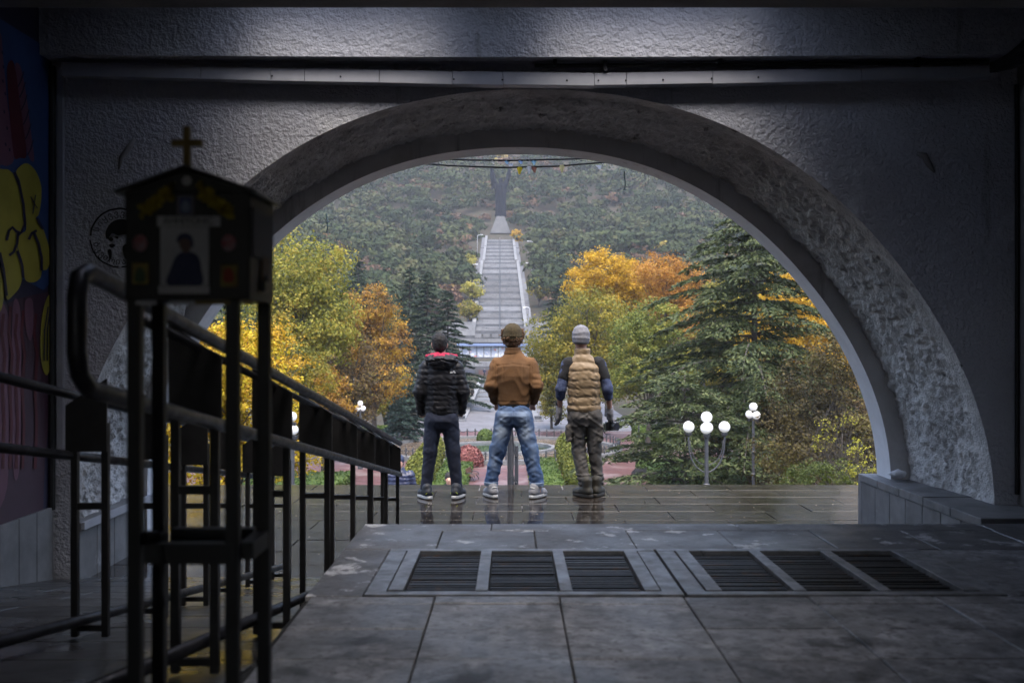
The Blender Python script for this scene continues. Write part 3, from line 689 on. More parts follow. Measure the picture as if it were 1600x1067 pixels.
try:
    tm = text_mesh('AHHIYOHIC', .030, 'lettering'); o = obj('lettering', tm, SBLK, nm_, ((296-293)/FPX*2.8, YF_-.0066, sh(346))); o.rotation_euler = (R(90), 0, 0); o.scale = (.86, .95, 1)
except Exception as ex: print('text', ex)
sp_ = card(278, 304, 305, 336, M('blue_print_frame', (.16,.15,.2), rough=.6), 'small_picture'); card(283, 300, 310, 334, M('blue_print', (.06,.08,.2), rough=.6), 'small_print', 2)
flat([(286,328),(288,318),(292,314),(297,318),(299,328),(293,332)], M('pale_print', (.22,.28,.42), rough=.6), 'printed_figure', sp_, 2.1)
for (a, b) in ((208, 233), (346, 372)):
    m_ = card(a, b, 411 if a < 300 else 414, 444 if a < 300 else 448, M('ochre_card_%d' % a, (.30,.24,.06), (.2,.12,.05), 30, .7), 'icon_card')
    flat([(a+5,440),(a+6,424),(a+12,418),(a+19,424),(a+20,440)], M('icon_print_%d' % a, (.06,.10,.05) if a < 300 else (.3,.05,.03), rough=.7), 'icon_print', m_, 1.1)
    spart(MB().sphere(((a+12-293)/FPX*2.8, YF_-.004, sh(380)), .021, 12, 8, (1, .25, 1.15)), 'medallion', M('medallion_%d' % a, (.28,.25,.3), (.35,.06,.07), 60, .5))
spart(MB().sphere((0, YF_-.004, sh(283)), .014, 10, 8, (1, .3, 1)), 'medallion', PAPER)
FOLG = leafmat('gold_leaf_ornament', [(.20,.13,.01),(.42,.32,.03),(.5,.4,.05)], .0)
for s in (-1, 1):
    c = []
    for _ in range(110):
        u, v_ = random.random(), random.random(); c.append(((s*(20+50*u)) / FPX*2.8, YF_-.006-.01*random.random(), sh(296 + 42*u*.9 - 10 + 24*v_*(1-.3*u))))
    c = np.array(c); nn = len(c); a = rng.normal(size=(nn, 3)); a /= np.linalg.norm(a, axis=1)[:, None]; b = np.cross(a, rng.normal(size=(nn, 3))); b /= np.linalg.norm(b, axis=1)[:, None]
    a *= .009; b *= .006; V = np.stack([c-a-b, c+a-b, c+a+b, c-a+b], 1).reshape(-1, 3)
    obj('garland', fast_mesh('garland', V, np.arange(nn*4).reshape(-1, 4)), FOLG, sx)
for i, (a, b, mt) in enumerate(((214, 246, PAPER), (268, 306, PAPER), (306, 360, GOLD), (382, 396, GOLD))): card(a, b, 473 - 3, 479 - 3, mt, 'paper_strip', 1, .006)
xr = hw
spart(MB().box(xr+.0005, xr+.006, -hd+.02, hd-.03, sh(400), sh(322)), 'side_notice', M('grey_notice', (.09,.09,.10), rough=.7))
spart(MB().box(xr+.0005, xr+.007, -.02, .05, sh(440), sh(395)), 'side_notice', M('tan_card', (.12,.08,.05), rough=.7))
spart(MB().tube(bez((xr+.008, -.02, sh(436)), (xr+.02, 0, sh(415)), (xr+.008, .02, sh(436)), 10), .004, 8), 'padlock', RAILM, smooth=True)
spart(MB().box(xr+.002, xr+.016, -.028, .028, sh(452), sh(436)), 'lock_body', RAILM, bevel=.002)
for k in range(1):                      # a knotted cloth and hanging cord on the shelf
    pts = [(-hw+.06+.03*math.sin(i*2.1), -hd+.03, sh(850)+.004+.016*abs(math.sin(i*1.7))) for i in range(7)]
    spart(MB().tube(pts, [.008,.014,.018,.016,.014,.012,.006], 8), 'knotted_cloth', CABLE, smooth=True)
    spart(MB().tube([(-hw+.105, -hd-.004, sh(852)), (-hw+.11, -hd-.006, sh(890)), (-hw+.102, -hd-.004, sh(915)), (-hw+.112, -hd-.004, sh(945))], .006, 6), 'cord', CABLE, smooth=True)
# ------------------------------------------------------------------ bunting on two cables in front of the arch
for i, (pts, lab) in enumerate((([(640,246,8.35),(720,250,8.35),(800,251,8.35),(880,249,8.35),(990,246,8.35)], 'upper black cable with small pale flags across the arch top'),
                                ([(640,254,8.32),(700,259,8.32),(785,262,8.32),(870,260,8.32),(930,255,8.32),(990,250,8.32)], 'lower black cable with yellow and white flags across the arch top'))):
    g = thing('bunting_cable', lab, 'bunting', W(800, 252, 8.35))
    o = MB().tube([W(*p) for p in pts], .008, 6).build('cable', CABLE, g, smooth=True); o.location = -Vector(g.location)
    fl = ([(769,250,(.75,.7,.6),5),(791,250,(.3,.5,.7),5),(812,250,(.35,.5,.8),5),(834,250,(.35,.6,.75),6),(797,255,(.8,.8,.85),5)] if i == 0 else [(812,261,(.85,.62,.02),9),(827,260,(.85,.85,.85),9),(834,261,(.3,.12,.08),7),(878,258,(.75,.65,.3),9),(935,258,(.7,.7,.75),5)])
    for (px, py, c, h) in fl:
        a = W(px-5, py+.5, 8.36 - .04*i); b = W(px+5, py+.5, 8.36-.04*i); t = W(px+random.uniform(-2,2), py+h*1.35, 8.33-.04*i); m_ = (a+b)/2
        q = MB(); q.add([a, b, t, m_ + Vector((.0,-.015,0)), t + Vector((.012,.012,.004))], [(0,3,2),(3,1,4),(3,4,2)])
        o = q.build('flag', M('flag_%d_%d' % (i, px), c, rough=.8), g); o.location = -Vector(g.location)
for (px, py) in ((510, 334), (975, 268)):
    g = MB().tube([W(px,py,8.1), W(px+1,py+12,8.1), W(px+2,py+22,8.1), W(px,py+30,8.1)], .006, 6).build('hanging_string', M('pale_string_%d' % px, (.6,.75,.75), rough=.8), smooth=True)
    tag(g, 'pale string dangling from the %s of the arch' % ('left side' if px < 800 else 'right side'), 'string')
# ------------------------------------------------------------------ lower park: paving, lawns, pond
def G(px, py, z=ZL):                    # pixel on the level ground
    d = (CAMZ - z) * FPX / (py - 540); return Vector(((px-800)/FPX*d, d, z))
def axx(y): return AX*y
rp = MB().box(-34, 60, 46, 142, ZL-.3, ZL+.03).build('red_paving', REDPAVE); tag(rp, kind='structure')
gp = MB().hexa([(-13,118,ZL-.1),(16,118,ZL-.1),(11,178,ZL-.1),(-13,178,ZL-.1),(-13,118,ZL+.05),(16,118,ZL+.05),(11,178,-5.3),(-13,178,-5.3)]).build('pale_path', GREYPAVE); tag(gp, kind='structure')
PC, PR = Vector((axx(96)-.2, 96.5, ZL)), 11.6
wt = MB().lathe([(PR-.31, -.15), (PR-.31, .0)], 64, (PC.x, PC.y, ZL+.16)).build('pond', WATERB); tag(wt, kind='structure')
ip = thing('pond_inner_basin', 'green round inner basin with pale rim in the pond', 'basin', PC)
MB().lathe([(5.19,.05),(5.19,.22)], 48).build('water', WATER, ip)
MB().lathe([(5.2,.02),(5.2,.42),(5.6,.42),(5.6,.02)], 48).build('rim', CASC, ip)
pr = thing('pond_fence', 'pale stone rim and low iron fence around the pond', 'fence', PC)
MB().lathe([(PR-.3,.02),(PR-.3,.42),(PR+.4,.42),(PR+.4,.02)], 72).build('rim', CASCW, pr)
pm = None
for k in range(84):
    a = 2*math.pi*k/84
    if pm is None: pm = MB().lathe([(.07,0),(.07,.62),(.10,.66),(.05,.78),(.02,.8)], 8).mesh('post'); pm.materials.append(IRON)
    obj('post', pm, None, pr, ((PR+.15)*math.cos(a), (PR+.15)*math.sin(a), .42))
ch = MB()
for k in range(84):
    a0, a1 = 2*math.pi*k/84, 2*math.pi*(k+1)/84; am = (a0+a1)/2
    p0, p1, pm_ = [((PR+.15)*math.cos(a), (PR+.15)*math.sin(a), z) for a, z in ((a0, 1.02), (a1, 1.02), (am, .70))]
    ch.tube(bez(p0, pm_, p1, 5), .035, 5)
c_ = ch.build('chain', IRON, pr); c_['kind'] = 'stuff'
# leaf scatter helper: many small quads
def quads(C, s, up=0.0, aspect=.6, jit=.35, N=None, nj=.55):
    n = len(C); a = rng.normal(size=(n,3)); a[:,2] *= (1-up); a /= np.linalg.norm(a, axis=1)[:,None]
    if N is None: b = np.cross(a, rng.normal(size=(n,3)))
    else:                               # leaves face outwards from their clump
        N = N/np.maximum(np.linalg.norm(N, axis=1), 1e-6)[:,None] + rng.normal(size=(n,3))*nj; N /= np.linalg.norm(N, axis=1)[:,None]
        a = a - N*(a*N).sum(1)[:,None]; a /= np.maximum(np.linalg.norm(a, axis=1), 1e-6)[:,None]; b = np.cross(N, a)
    b /= np.maximum(np.linalg.norm(b, axis=1), 1e-6)[:,None]
    sz = (s*(1 + jit*rng.uniform(-1, 1, n)))[:,None]; a = a*sz; b = b*sz*aspect
    V = np.stack([C-a, C+b*.9, C+a, C-b*.9], 1).reshape(-1,3)
    return V, np.arange(n*4).reshape(-1,4)
TOP = leafmat('topiary_leaf', [(.07,.09,.015),(.11,.13,.02),(.16,.16,.03)], .15)
HEDGE = leafmat('hedge_leaf', [(.035,.065,.015),(.06,.10,.02),(.09,.13,.03)], .15)
def shell(fn, n):                       # points on a shape's skin
    return fn(n)
def topiary(x, y, r, h, lab, mat=TOP, nm='topiary_bush', leaf=.10, n=2600, cat='bush', group='clipped bushes in rows'):
    g = thing(nm, lab, cat, (x, y, ZL+.05), 0, group)
    MB().tube([(0,0,0),(0,0,h*.5)], .06, 6).build('stem', BARK, g)
    u = rng.normal(size=(n,3)); u /= np.linalg.norm(u, axis=1)[:,None]; u[:,2] = np.abs(u[:,2])*1.0 - .25*(rng.random(n) < .4)
    C = u*np.array([r, r, h*.8])*(.93 + .1*rng.random(n))[:,None]; C[:,2] += h*.2; C = C[C[:,2] > 0]
    V, Q = quads(C, leaf, N=C - np.array([0,0,h*.2])); core = MB().sphere((0,0,h*.2), 1, 14, 10, (r*.92, r*.92, h*.74))
    cv = np.array(core.v); cv[:,2] = np.maximum(cv[:,2], .02); cf = np.array([f for f in core.f if len(f) == 4])
    obj('foliage', fast_mesh('foliage', np.concatenate([V, cv]), np.concatenate([Q, cf+len(V)])), mat, g)
for side in (-1, 1):
    for k in range(5):
        y = 71.5 + k*3.9; x = axx(y) + side*5.75
        topiary(x, y, 1.0 if k else 1.15, 2.5, 'egg-shaped clipped bush, %s of the %s row from the plaza' % (('nearest','second','third','fourth','farthest')[k], 'left' if side < 0 else 'right'))
def hedge(x0, x1, y0, y1, h, lab, zb=ZL+.03, dens_=60):
    g = thing('clipped_hedge', lab, 'hedge', ((x0+x1)/2, (y0+y1)/2, zb), 0, 'clipped hedges')
    a, b = (x1-x0)/2, (y1-y0)/2; n = int(min(6000, dens_*(4*a*b + 2*h*2*(a+b))))
    C = rng.uniform(-1, 1, (n,3))*np.array([a, b, h/2]); f = rng.integers(0, 5, n); C[:,2] += h/2
    C[f <= 1, 2] = h; C[f == 2, 0] = -a; C[f == 3, 0] = a; C[f == 4, 1] = -b
    C += rng.normal(size=(n,3))*.03
    V, Q = quads(C, .11)
    core = MB().box(-a+.03, a-.03, -b+.03, b-.03, 0, h-.03); cv = np.array(core.v); cf = np.array(core.f)
    obj('foliage', fast_mesh('foliage', np.concatenate([V, cv]), np.concatenate([Q, cf+len(V)])), HEDGE, g)
    m_ = MB().box(-a*.3, a*.3, -b*.3, b*.3, 0, .1).build('stem', BARK, g)
for s, nmn in ((-1, 'left'), (1, 'right')):
    a, b = sorted((s*2.3, s*4.6)); hedge(axx(80)+a, axx(80)+b, 66, 86, .55, 'long low clipped hedge bed on the %s of the axis path' % nmn)
hedge(10.2, 19, 64, 82, .9, 'low dark hedge bed beneath the big cedar'); hedge(-19.5, -11.5, 58, 72, 1.1, 'rounded green hedge left of the navy jacket walker')
hedge(-22, -13.2, 108, 111, 1.3, 'far dark hedge behind the two-globe lamp'); hedge(13, 30, 104, 108, 1.6, 'far dark hedge right of the pond')
rs = leafmat('red_shrub_leaf', [(.10,.03,.03),(.18,.06,.06),(.24,.10,.09)], .2)
p = G(733, 722); topiary(p.x, p.y-3, 1.35, 1.7, 'reddish dome-shaped shrub by the pond rim', rs, 'red_shrub', .12, 2600, 'shrub', None)
p = G(758, 690); topiary(p.x, p.y, .9, 1.3, 'small dark shrub at the far pond rim', HEDGE, 'dark_shrub', .12, 1200, 'shrub', None)
# benches, bins, floodlight
bp = G(733, 751)
be = thing('park_bench', 'dark park bench on the pink path behind the left man', 'bench', (bp.x+.3, bp.y, ZL+.03), R(80))
for k in range(5): MB().box(-.85, .85, -.25+.1*k, -.17+.1*k, .42, .46).build('seat_slat', WOODB, be)
for k in range(4): MB().hexa([(-.85,.27+.03*k,.52+.11*k),(.85,.27+.03*k,.52+.11*k),(.85,.30+.03*k,.52+.11*k),(-.85,.30+.03*k,.52+.11*k),(-.85,.29+.03*k,.61+.11*k),(.85,.29+.03*k,.61+.11*k),(.85,.32+.03*k,.61+.11*k),(-.85,.32+.03*k,.61+.11*k)]).build('back_slat', WOODB, be)
for s in (-1, 1):
    MB().tube(bez((s*.75,-.28,0),(s*.75,-.1,.5),(s*.75,.22,.42),6)+bez((s*.75,.22,.42),(s*.75,.30,.5),(s*.75,.42,.95),4), .035, 6).build('leg', IRON, be)
    MB().tube([(s*.75,.40,0),(s*.75,.22,.42)], .035, 6).build('leg', IRON, be); MB().tube(bez((s*.75,-.28,.3),(s*.75,-.3,.68),(s*.75,.3,.64),6), .03, 6).build('armrest', IRON, be)
for i, (px, py, hh) in enumerate(((641, 675, 1.5), (646, 669, 1.5), (657, 661, 1.4))):
    q = G(px, py); b = thing('litter_bin', ('nearest','middle','farthest')[i] + ' of three orange bins beside the left park path', 'bin', q, 0, 'orange bins')
    MB().lathe([(.34,.0),(.42,.9),(.46,.92),(.46,1.0),(.36,1.02)], 14).build('bin_body', ORANGE, b); MB().lathe([(.5,1.3),(.3,1.45),(.05,1.5)], 14).build('bin_lid', ORANGE, b)
    for s in (-1,1): MB().box(s*.4-.03, s*.4+.03, -.03, .03, 1.0, 1.32).build('lid_post', IRON, b)
q = G(1006, 751); fb = thing('floodlight', 'small black floodlight box on the ground by the hedge', 'floodlight', (q.x-.3, q.y, ZL+.03), R(20))
MB().hexa([(-.5,-.35,.2),(.5,-.35,.2),(.5,.35,.05),(-.5,.35,.05),(-.5,-.2,.95),(.5,-.2,.95),(.5,.45,.6),(-.5,.45,.6)]).build('housing', IRON, fb, bevel=.02); MB().box(-.56,-.51,-.1,.1,0,.6).build('bracket', IRON, fb); MB().box(.51,.56,-.1,.1,0,.6).build('bracket', IRON, fb)
bol = G(625, 676)
for i, px_ in enumerate((624,)):
    q = G(px_, 676); g = thing('stone_bollard', 'small pale bollard at the edge of the left path', 'bollard', q); MB().lathe([(.25,0),(.25,.3),(.16,.4),(.14,.9)], 10).build('shaft', CASC, g); MB().sphere((0,0,1.05), .22, 12, 8).build('ball', CASC, g)
# ------------------------------------------------------------------ globe lamps
def globe_lamp(px, py_top, d, globes, lab, zb=None, gr=.22):
    top = W(px, py_top, d); base = zb if zb is not None else ZL
    H = top.z - base
    g = thing('globe_lamp', lab, 'street lamp', (top.x, d, base), 0, 'white globe lamps')
    MB().lathe([(.22,0),(.22,.25),(.14,.35),(.13,1.0),(.16,1.05),(.16,1.12),(.085,1.2),(.075,H-.95),(.09,H-.9),(.065,H-.85),(.06,H-.5)], 12).build('post', IRON, g, smooth=False)
    for k in (H*.45, H*.62): MB().lathe([(.09,0),(.13,.04),(.09,.08)], 12, (0,0,k)).build('collar', IRON, g)
    for (dx, dy, dz) in globes:
        zz = H - gr + dz
        if abs(dx) > .4:
            MB().tube(bez((0,0,H-2.4),(dx*1.1,dy,H-2.2),(dx,dy,zz-gr-.06),10), .032, 6).build('arm', IRON, g, smooth=True)
            MB().tube(bez((0,0,H-2.1),(dx*.9,dy,H-2.0),(dx*.93,dy,zz-gr-.3),10), .018, 6).build('scroll', IRON, g, smooth=True)
        elif dz < -.1: MB().tube([(0,0,zz-.25),(dx,dy,zz-gr)], .03, 6).build('arm', IRON, g)
        MB().lathe([(.05,-.16),(.11,-.1),(.13,-.02)], 12, (dx,dy,zz-gr)).build('globe_holder', IRON, g)
        MB().sphere((dx,dy,zz), gr, 20, 14).build('globe', GLOBE, g, smooth=True)
globe_lamp(1104, 643, 39, [(0,0,0),(-.05,-.15,-.42),(.06,.15,-.42),(-.70,0,-.38),(.70,0,-.38)], 'nearest white globe lamp with curved side arms in front of cedar', gr=.22)
globe_lamp(1177, 629, 54, [(0,0,0),(-.18,.1,-.42),(.14,-.1,-.46)], 'slim three-globe lamp right of the curved-arm lamp')
globe_lamp(456, 643, 27.5, [(0,0,0),(.0,-.05,-.37),(.02,.1,-.37)], 'globe lamp seen between the railing and the yellow tree', zb=-5.72, gr=.14)
globe_lamp(563, 626, 82, [(0,0,0),(-.22,0,-.42),(.22,0,-.42)], 'three-globe lamp left of the man in the black jacket')
globe_lamp(610, 602, 112, [(0,0,0),(0,-.1,-.55)], 'tall two-globe lamp beside the blue spruce')
globe_lamp(1063, 640, 108, [(0,0,0),(-.3,0,-.45),(.2,0,-.5)], 'distant globe lamp half hidden by cedar branches')
globe_lamp(998, 652, 100, [(-.25,0,0),(.25,0,0)], 'faint distant lamp right of the man in the vest', gr=.16)
# ------------------------------------------------------------------ curved street lamps
LAMPM = M('pale_lamp_metal', (.45,.46,.50), rough=.5); LAMPH = M('lamp_head_white', (.75,.76,.8), rough=.4)
def street_lamp(px, py_top, d, hgt, side, lab):
    t = W(px, py_top, d); zb = t.z - hgt
    g = thing('street_lamp', lab, 'street lamp', (t.x, d, zb), 0, 'curved street lamps')
    MB().tube([(0,0,-3),(0,0,hgt*.9)] + bez((0,0,hgt*.92),(0,0,hgt),(side*hgt*.16,0,hgt),6), .11 if d > 150 else .08, 6).build('pole', LAMPM, g, smooth=True)
    MB().sphere((side*hgt*.20,0,hgt-.02), .32 if d > 150 else .28, 10, 6, (1.9,.7,.5)).build('lamp_head', LAMPH, g, smooth=True)
street_lamp(554, 588, 95, 7.0, -1, 'curved street lamp in front of the brown autumn trees')
for i, (px, py, d, h, s, nm) in enumerate(((746,367,455,10,1,'top left of the cascade'),(833,377,440,11,-1,'top right of the cascade'),(737,413,390,9,1,'upper left side of the cascade'),(831,411,395,9,-1,'upper right side of the cascade'),(733,443,350,8,1,'middle left side of the cascade'),(728,479,310,9,1,'lower left side of the cascade'),(828,480,305,8,-1,'lower right side of the cascade'))):
    street_lamp(px, py, d, h, s, 'pale curved street lamp at the ' + nm)
# ------------------------------------------------------------------ lower stair, terraces, cascade, monument
ls = thing('lower_stairway', 'broad grey stair flight with stone side walls beyond the pond', 'stairs', (axx(129), 129, ZL))
nst = 9
for i in range(nst):
    y0, y1 = 5.1*i, 5.1*(i+1); z1 = (i+1)*4.0/nst; wd = 4.6 - 1.0*i/nst
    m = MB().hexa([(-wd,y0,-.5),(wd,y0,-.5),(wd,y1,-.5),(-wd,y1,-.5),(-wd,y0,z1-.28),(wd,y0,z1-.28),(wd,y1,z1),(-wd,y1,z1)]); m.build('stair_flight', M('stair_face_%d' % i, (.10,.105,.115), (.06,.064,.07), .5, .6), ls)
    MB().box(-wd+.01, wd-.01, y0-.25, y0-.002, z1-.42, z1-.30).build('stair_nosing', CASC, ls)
for s in (-1, 1):
    MB().hexa([(s*4.75-.35,-1,-.5),(s*4.75+.35,-1,-.5),(s*3.75+.35,46,-.5),(s*3.75-.35,46,-.5),(s*4.75-.35,-1,.7),(s*4.75+.35,-1,.7),(s*3.75+.35,46,4.7),(s*3.75-.35,46,4.7)]).build('side_wall', CASC, ls)
    MB().lathe([(.7,0),(.7,.6),(.45,.8),(.5,1.2),(.1,1.3)], 12, (s*4.9,-1.6,0)).build('urn', CASCD, ls)
tr_ = thing('terrace_walls', 'stacked pale terrace walls at the foot of the cascade', 'wall', (axx(200), 192, -4.7))
def tw(px0, px1, py0, py1, d, mat, nm, th=2.0):
    a, b = W(px0, py1, d), W(px1, py0, d); o = MB().box(a.x, b.x, d, d+th, a.z, b.z).build(nm, mat, tr_); o.location = -Vector(tr_.location); return o
BLUEW = M('blue_poster_wall', (.34,.40,.55), (.55,.58,.66), .6, .6, spots=[((.62,.25,.22), 1.1, .60, .66), ((.75,.77,.8), .9, .55, .6)])
tw(640, 900, 598, 602, 190, REDPAVE, 'pink_ledge', .4); tw(690, 880, 572, 604, 194, CASCD, 'retaining_wall', 3)
for k in range(4): tw(722+k*26, 742+k*26, 578, 592, 193.6, M('doorway_%d' % k, (.09,.05,.05) if k % 2 else (.06,.07,.10), rough=.7), 'doorway', .3)
tw(690, 880, 565, 572, 198, CASC, 'wall_coping', 3)
tw(715, 870, 558, 566, 208, CASCD, 'terrace_band', 3); tw(718, 860, 540, 559, 214, BLUEW, 'poster_wall', 2)
for k in range(12): tw(722+k*11.2, 723+k*11.2, 541, 558, 213.8, CASCW, 'poster_frame', .15)
tw(714, 870, 536.5, 540.5, 213, M('blue_fascia', (.16,.22,.38), rough=.6), 'fascia', 3)
tw(712, 872, 529, 535, 232, CASC, 'terrace_band', 8); tw(690, 880, 524, 529, 252, CASCD, 'terrace_gap', 4)
for k in range(6): tw(742+k*13.2, 752+k*13.2, 521.5, 528, 251.6, CASC, 'pier', .5)
tw(690, 742, 503, 530, 262, CASC, 'wing_wall', 3); tw(821, 880, 503, 530, 262, CASC, 'wing_wall', 3)
ca = thing('cascade_stairway', 'long pale cascade of stepped flights climbing the wooded hill', 'stairs', (axx(286), 286, 5.0))
def axp(py):                            # depth and height on the cascade for an image row
    t = (520 - py)/(520 - 375); inv = 1/286 + (1/510 - 1/286)*t; return 1/inv
rows_ = [520, 510, 499.5, 489.5, 479.5, 469.5, 459.5, 449.5, 440, 431, 422, 413, 407, 402, 396, 390.5, 385, 380, 375]
for i in range(len(rows_) - 1):
    d0, d1 = axp(rows_[i]), axp(rows_[i+1]); z0 = CAMZ + (540-rows_[i])/FPX*d0; z1 = CAMZ + (540-rows_[i+1])/FPX*d1; wd = 7.0 if i < 11 else 6.4
    gap = .30*(z1-z0)
    xa = axx(d0)
    fm = MB(); ns = 9
    for q in range(ns):                 # the small steps of the flight
        ya = d0 + (d1-.6-d0)*q/ns; za = z0 + gap + (z1-z0-gap)*(q+1)/ns; fm.box(xa-wd, xa+wd, ya, d1-.6+.001*q, z0-1.5, za)
    o = fm.build('stair_flight', CASC, ca); o.location = -Vector(ca.location)
    o = MB().box(xa-wd+.02, xa+wd-.02, d0-.4, d0-.02, z0-.6, z0+gap*1.02).build('landing_shade_strip', CASCD, ca); o.location = -Vector(ca.location)  # dark strip in place of the shaded gap below each flight
for s in (-1, 1):
    for (pa, pb_, w0) in ((520, 413, 7.55), (412, 390, 6.9), (389, 373, 6.9)):
        d0, d1 = axp(pa), axp(pb_); z0, z1 = CAMZ + (540-pa)/FPX*d0, CAMZ + (540-pb_)/FPX*d1; x0, x1 = axx(d0)+s*w0, axx(d1)+s*w0; t = .55
        o = MB().hexa([(x0-t,d0,z0-2),(x0+t,d0,z0-2),(x1+t,d1,z1-2),(x1-t,d1,z1-2),(x0-t,d0,z0+1.7),(x0+t,d0,z0+1.7),(x1+t,d1,z1+1.7),(x1-t,d1,z1+1.7)]).build('parapet', CASCW, ca); o.location = -Vector(ca.location)
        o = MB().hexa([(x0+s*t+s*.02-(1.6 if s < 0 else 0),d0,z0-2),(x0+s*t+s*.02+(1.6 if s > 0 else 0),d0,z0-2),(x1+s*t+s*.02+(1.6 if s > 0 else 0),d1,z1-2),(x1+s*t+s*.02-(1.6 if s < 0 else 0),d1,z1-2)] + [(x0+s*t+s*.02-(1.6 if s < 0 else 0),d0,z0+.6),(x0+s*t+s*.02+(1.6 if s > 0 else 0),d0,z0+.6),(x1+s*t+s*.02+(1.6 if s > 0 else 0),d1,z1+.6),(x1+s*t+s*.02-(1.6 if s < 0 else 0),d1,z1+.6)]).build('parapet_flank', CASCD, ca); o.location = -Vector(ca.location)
pts = []
for py in (520, 480, 440, 410, 375): d0 = axp(py); pts.append((axx(d0), d0, CAMZ + (540-py)/FPX*d0 + 1.2))
o = MB().tube(pts, .14, 5).build('centre_rail', IRON, ca); o.location = -Vector(ca.location)
# ------------------------------------------------------------------ trees
def limbs(mb, base, top, r0, targets, seed=0):
    rs_ = random.Random(seed); base, top = Vector(base), Vector(top); n = 7; pts = []; rad = []
    for i in range(n+1):
        t = i/n; p = base.lerp(top, t); p.x += .12*math.sin(3*t+seed)*t*(top.z-base.z)*.12; p.y += .1*math.cos(2.3*t+seed)*t*(top.z-base.z)*.1
        pts.append(p); rad.append(r0*(1.25 if i == 0 else 1)*(1-.72*t))
    mb.tube(pts, rad, 8)
    for tg in targets:
        tg = Vector(tg); k = rs_.randint(2, n-1); s = pts[k]; mid = s.lerp(tg, .5) + Vector((rs_.uniform(-.3,.3), rs_.uniform(-.3,.3), .12*(tg-s).length))
        rr = rad[k]*.55; bp_ = bez(s, mid, tg, 6); mb.tube(bp_, [rr*(1-.85*i/6) for i in range(7)], 5)
        for j in (3, 4, 5):
            e = bp_[j] + Vector((rs_.uniform(-1,1), rs_.uniform(-1,1), rs_.uniform(.1,1)))*(tg-s).length*.28
            mb.tube(bez(bp_[j], (bp_[j]+e)/2 + Vector((0,0,.1)), e, 3), [rr*.35, rr*.25, rr*.16, .006], 4)
def tree(name, label, px, d, crown, nclump, per, leaf, mat, r0=.25, zb=None, seed=0, group=None, bare=0, cat='tree', clump=.16, fill=.45):
    """crown: list of (dx px, py, rx m, rz m): lobes given by picture place, depth spread equals rx"""
    X = (px-800)/FPX*d; zb = float(tz(X, d)) - .1 if zb is None else zb
    g = thing(name, label, cat, (X, d, zb), 0, group); lr = np.random.default_rng(seed+100); per = int(per*1.5)
    lob = []
    for (lx, ly, rx, rz) in crown: c = W(lx, ly, d); lob.append((np.array([c.x-X, lr.uniform(-.4,.4)*rx, c.z-zb]), np.array([rx, rx, rz])))
    wts = np.array([r.prod()**.67 for _, r in lob]); wts /= wts.sum(); pick = lr.choice(len(lob), nclump, p=wts)
    u = lr.normal(size=(nclump,3)); u /= np.linalg.norm(u, axis=1)[:,None]; rad = (fill + (1-fill)*lr.random(nclump)**.6)
    rad *= 1 + .22*(vnoise(u[:,0]*2.2+seed, u[:,1]*2.2, u[:,2]*2.2, seed) - .5)*2
    C = np.array([lob[k][0] for k in pick]) + u*rad[:,None]*np.array([lob[k][1] for k in pick])
    C = C[C[:,2] > .3]; Rm = np.mean([r.mean() for _, r in lob])
    cs = clump*Rm*(.6 + .8*lr.random(len(C)))
    P = np.repeat(C, per, 0) + lr.normal(size=(len(C)*per, 3))*np.repeat(cs, per)[:,None]*np.array([1, 1, .62])
    LC = np.array([lob[k][0] for k in pick])[:len(C)] if len(C) == nclump else np.array([min((l[0] for l in lob), key=lambda q: ((q-c)**2).sum()) for c in C])
    Nn = (P - np.repeat(C, per, 0))/np.repeat(cs, per)[:,None]*.5 + np.repeat((C-LC)/np.maximum(np.linalg.norm(C-LC, axis=1), 1e-6)[:,None], per, 0)*.7 + np.array([0,0,.35])
    ok = P[:,2] > .15; P = P[ok]; Nn = Nn[ok]
    V, Q = quads(P, leaf*.72, up=.2, aspect=.62, N=Nn)
    obj('crown', fast_mesh('crown', V, Q), mat, g)
    mb = MB(); tops = sorted(lob, key=lambda q: -q[0][2]); t0 = tops[0][0]; tg = [tuple(C[k]) for k in lr.choice(len(C), min(len(C), 16 + bare), replace=False)]
    limbs(mb, (0,0,-.3), (t0[0]*.6, t0[1]*.5, max(1.0, t0[2]*.92)), r0, tg, seed)
    mb.build('trunk', BARK, g, smooth=True)
    return g
YG = leafmat('yellow_green_leaf', [(.070,.086,.014),(.172,.179,.023),(.281,.257,.039),(.359,.257,.039)], .4)
OR = leafmat('orange_leaf', [(.10,.055,.022),(.24,.125,.025),(.36,.20,.026),(.42,.29,.035)], .4)
GO = leafmat('golden_leaf', [(.265,.156,.016),(.437,.265,.017),(.546,.351,.023),(.452,.257,.020)], .4)
RU = leafmat('rust_leaf', [(.140,.062,.023),(.328,.148,.027),(.452,.250,.039),(.390,.172,.027)], .4)
BY = leafmat('bright_yellow_leaf', [(.187,.133,.012),(.390,.296,.016),(.515,.390,.023),(.390,.211,.016)], .4, zone=.3)
BR = leafmat('brown_leaf', [(.035,.026,.014),(.075,.05,.02),(.12,.078,.026),(.15,.125,.03)], .3)
BRD = leafmat('dark_brown_thicket_leaf', [(.017,.015,.008),(.04,.032,.012),(.08,.06,.017),(.115,.105,.024)], .3)
LG = leafmat('light_green_leaf', [(.055,.078,.016),(.117,.148,.027),(.187,.203,.039),(.250,.226,.039)], .4)
YGD = leafmat('olive_leaf', [(.062,.074,.014),(.140,.140,.022),(.234,.203,.030),(.328,.250,.031)], .4)
NEEDLE = leafmat('cedar_needle', [(.015,.025,.010),(.029,.044,.016),(.056,.074,.025),(.086,.10,.036)], .15, zone=.4, zscale=.8)
NEEDLB = leafmat('blue_spruce_needle', [(.03,.055,.045),(.05,.085,.07),(.07,.115,.09)], .15)
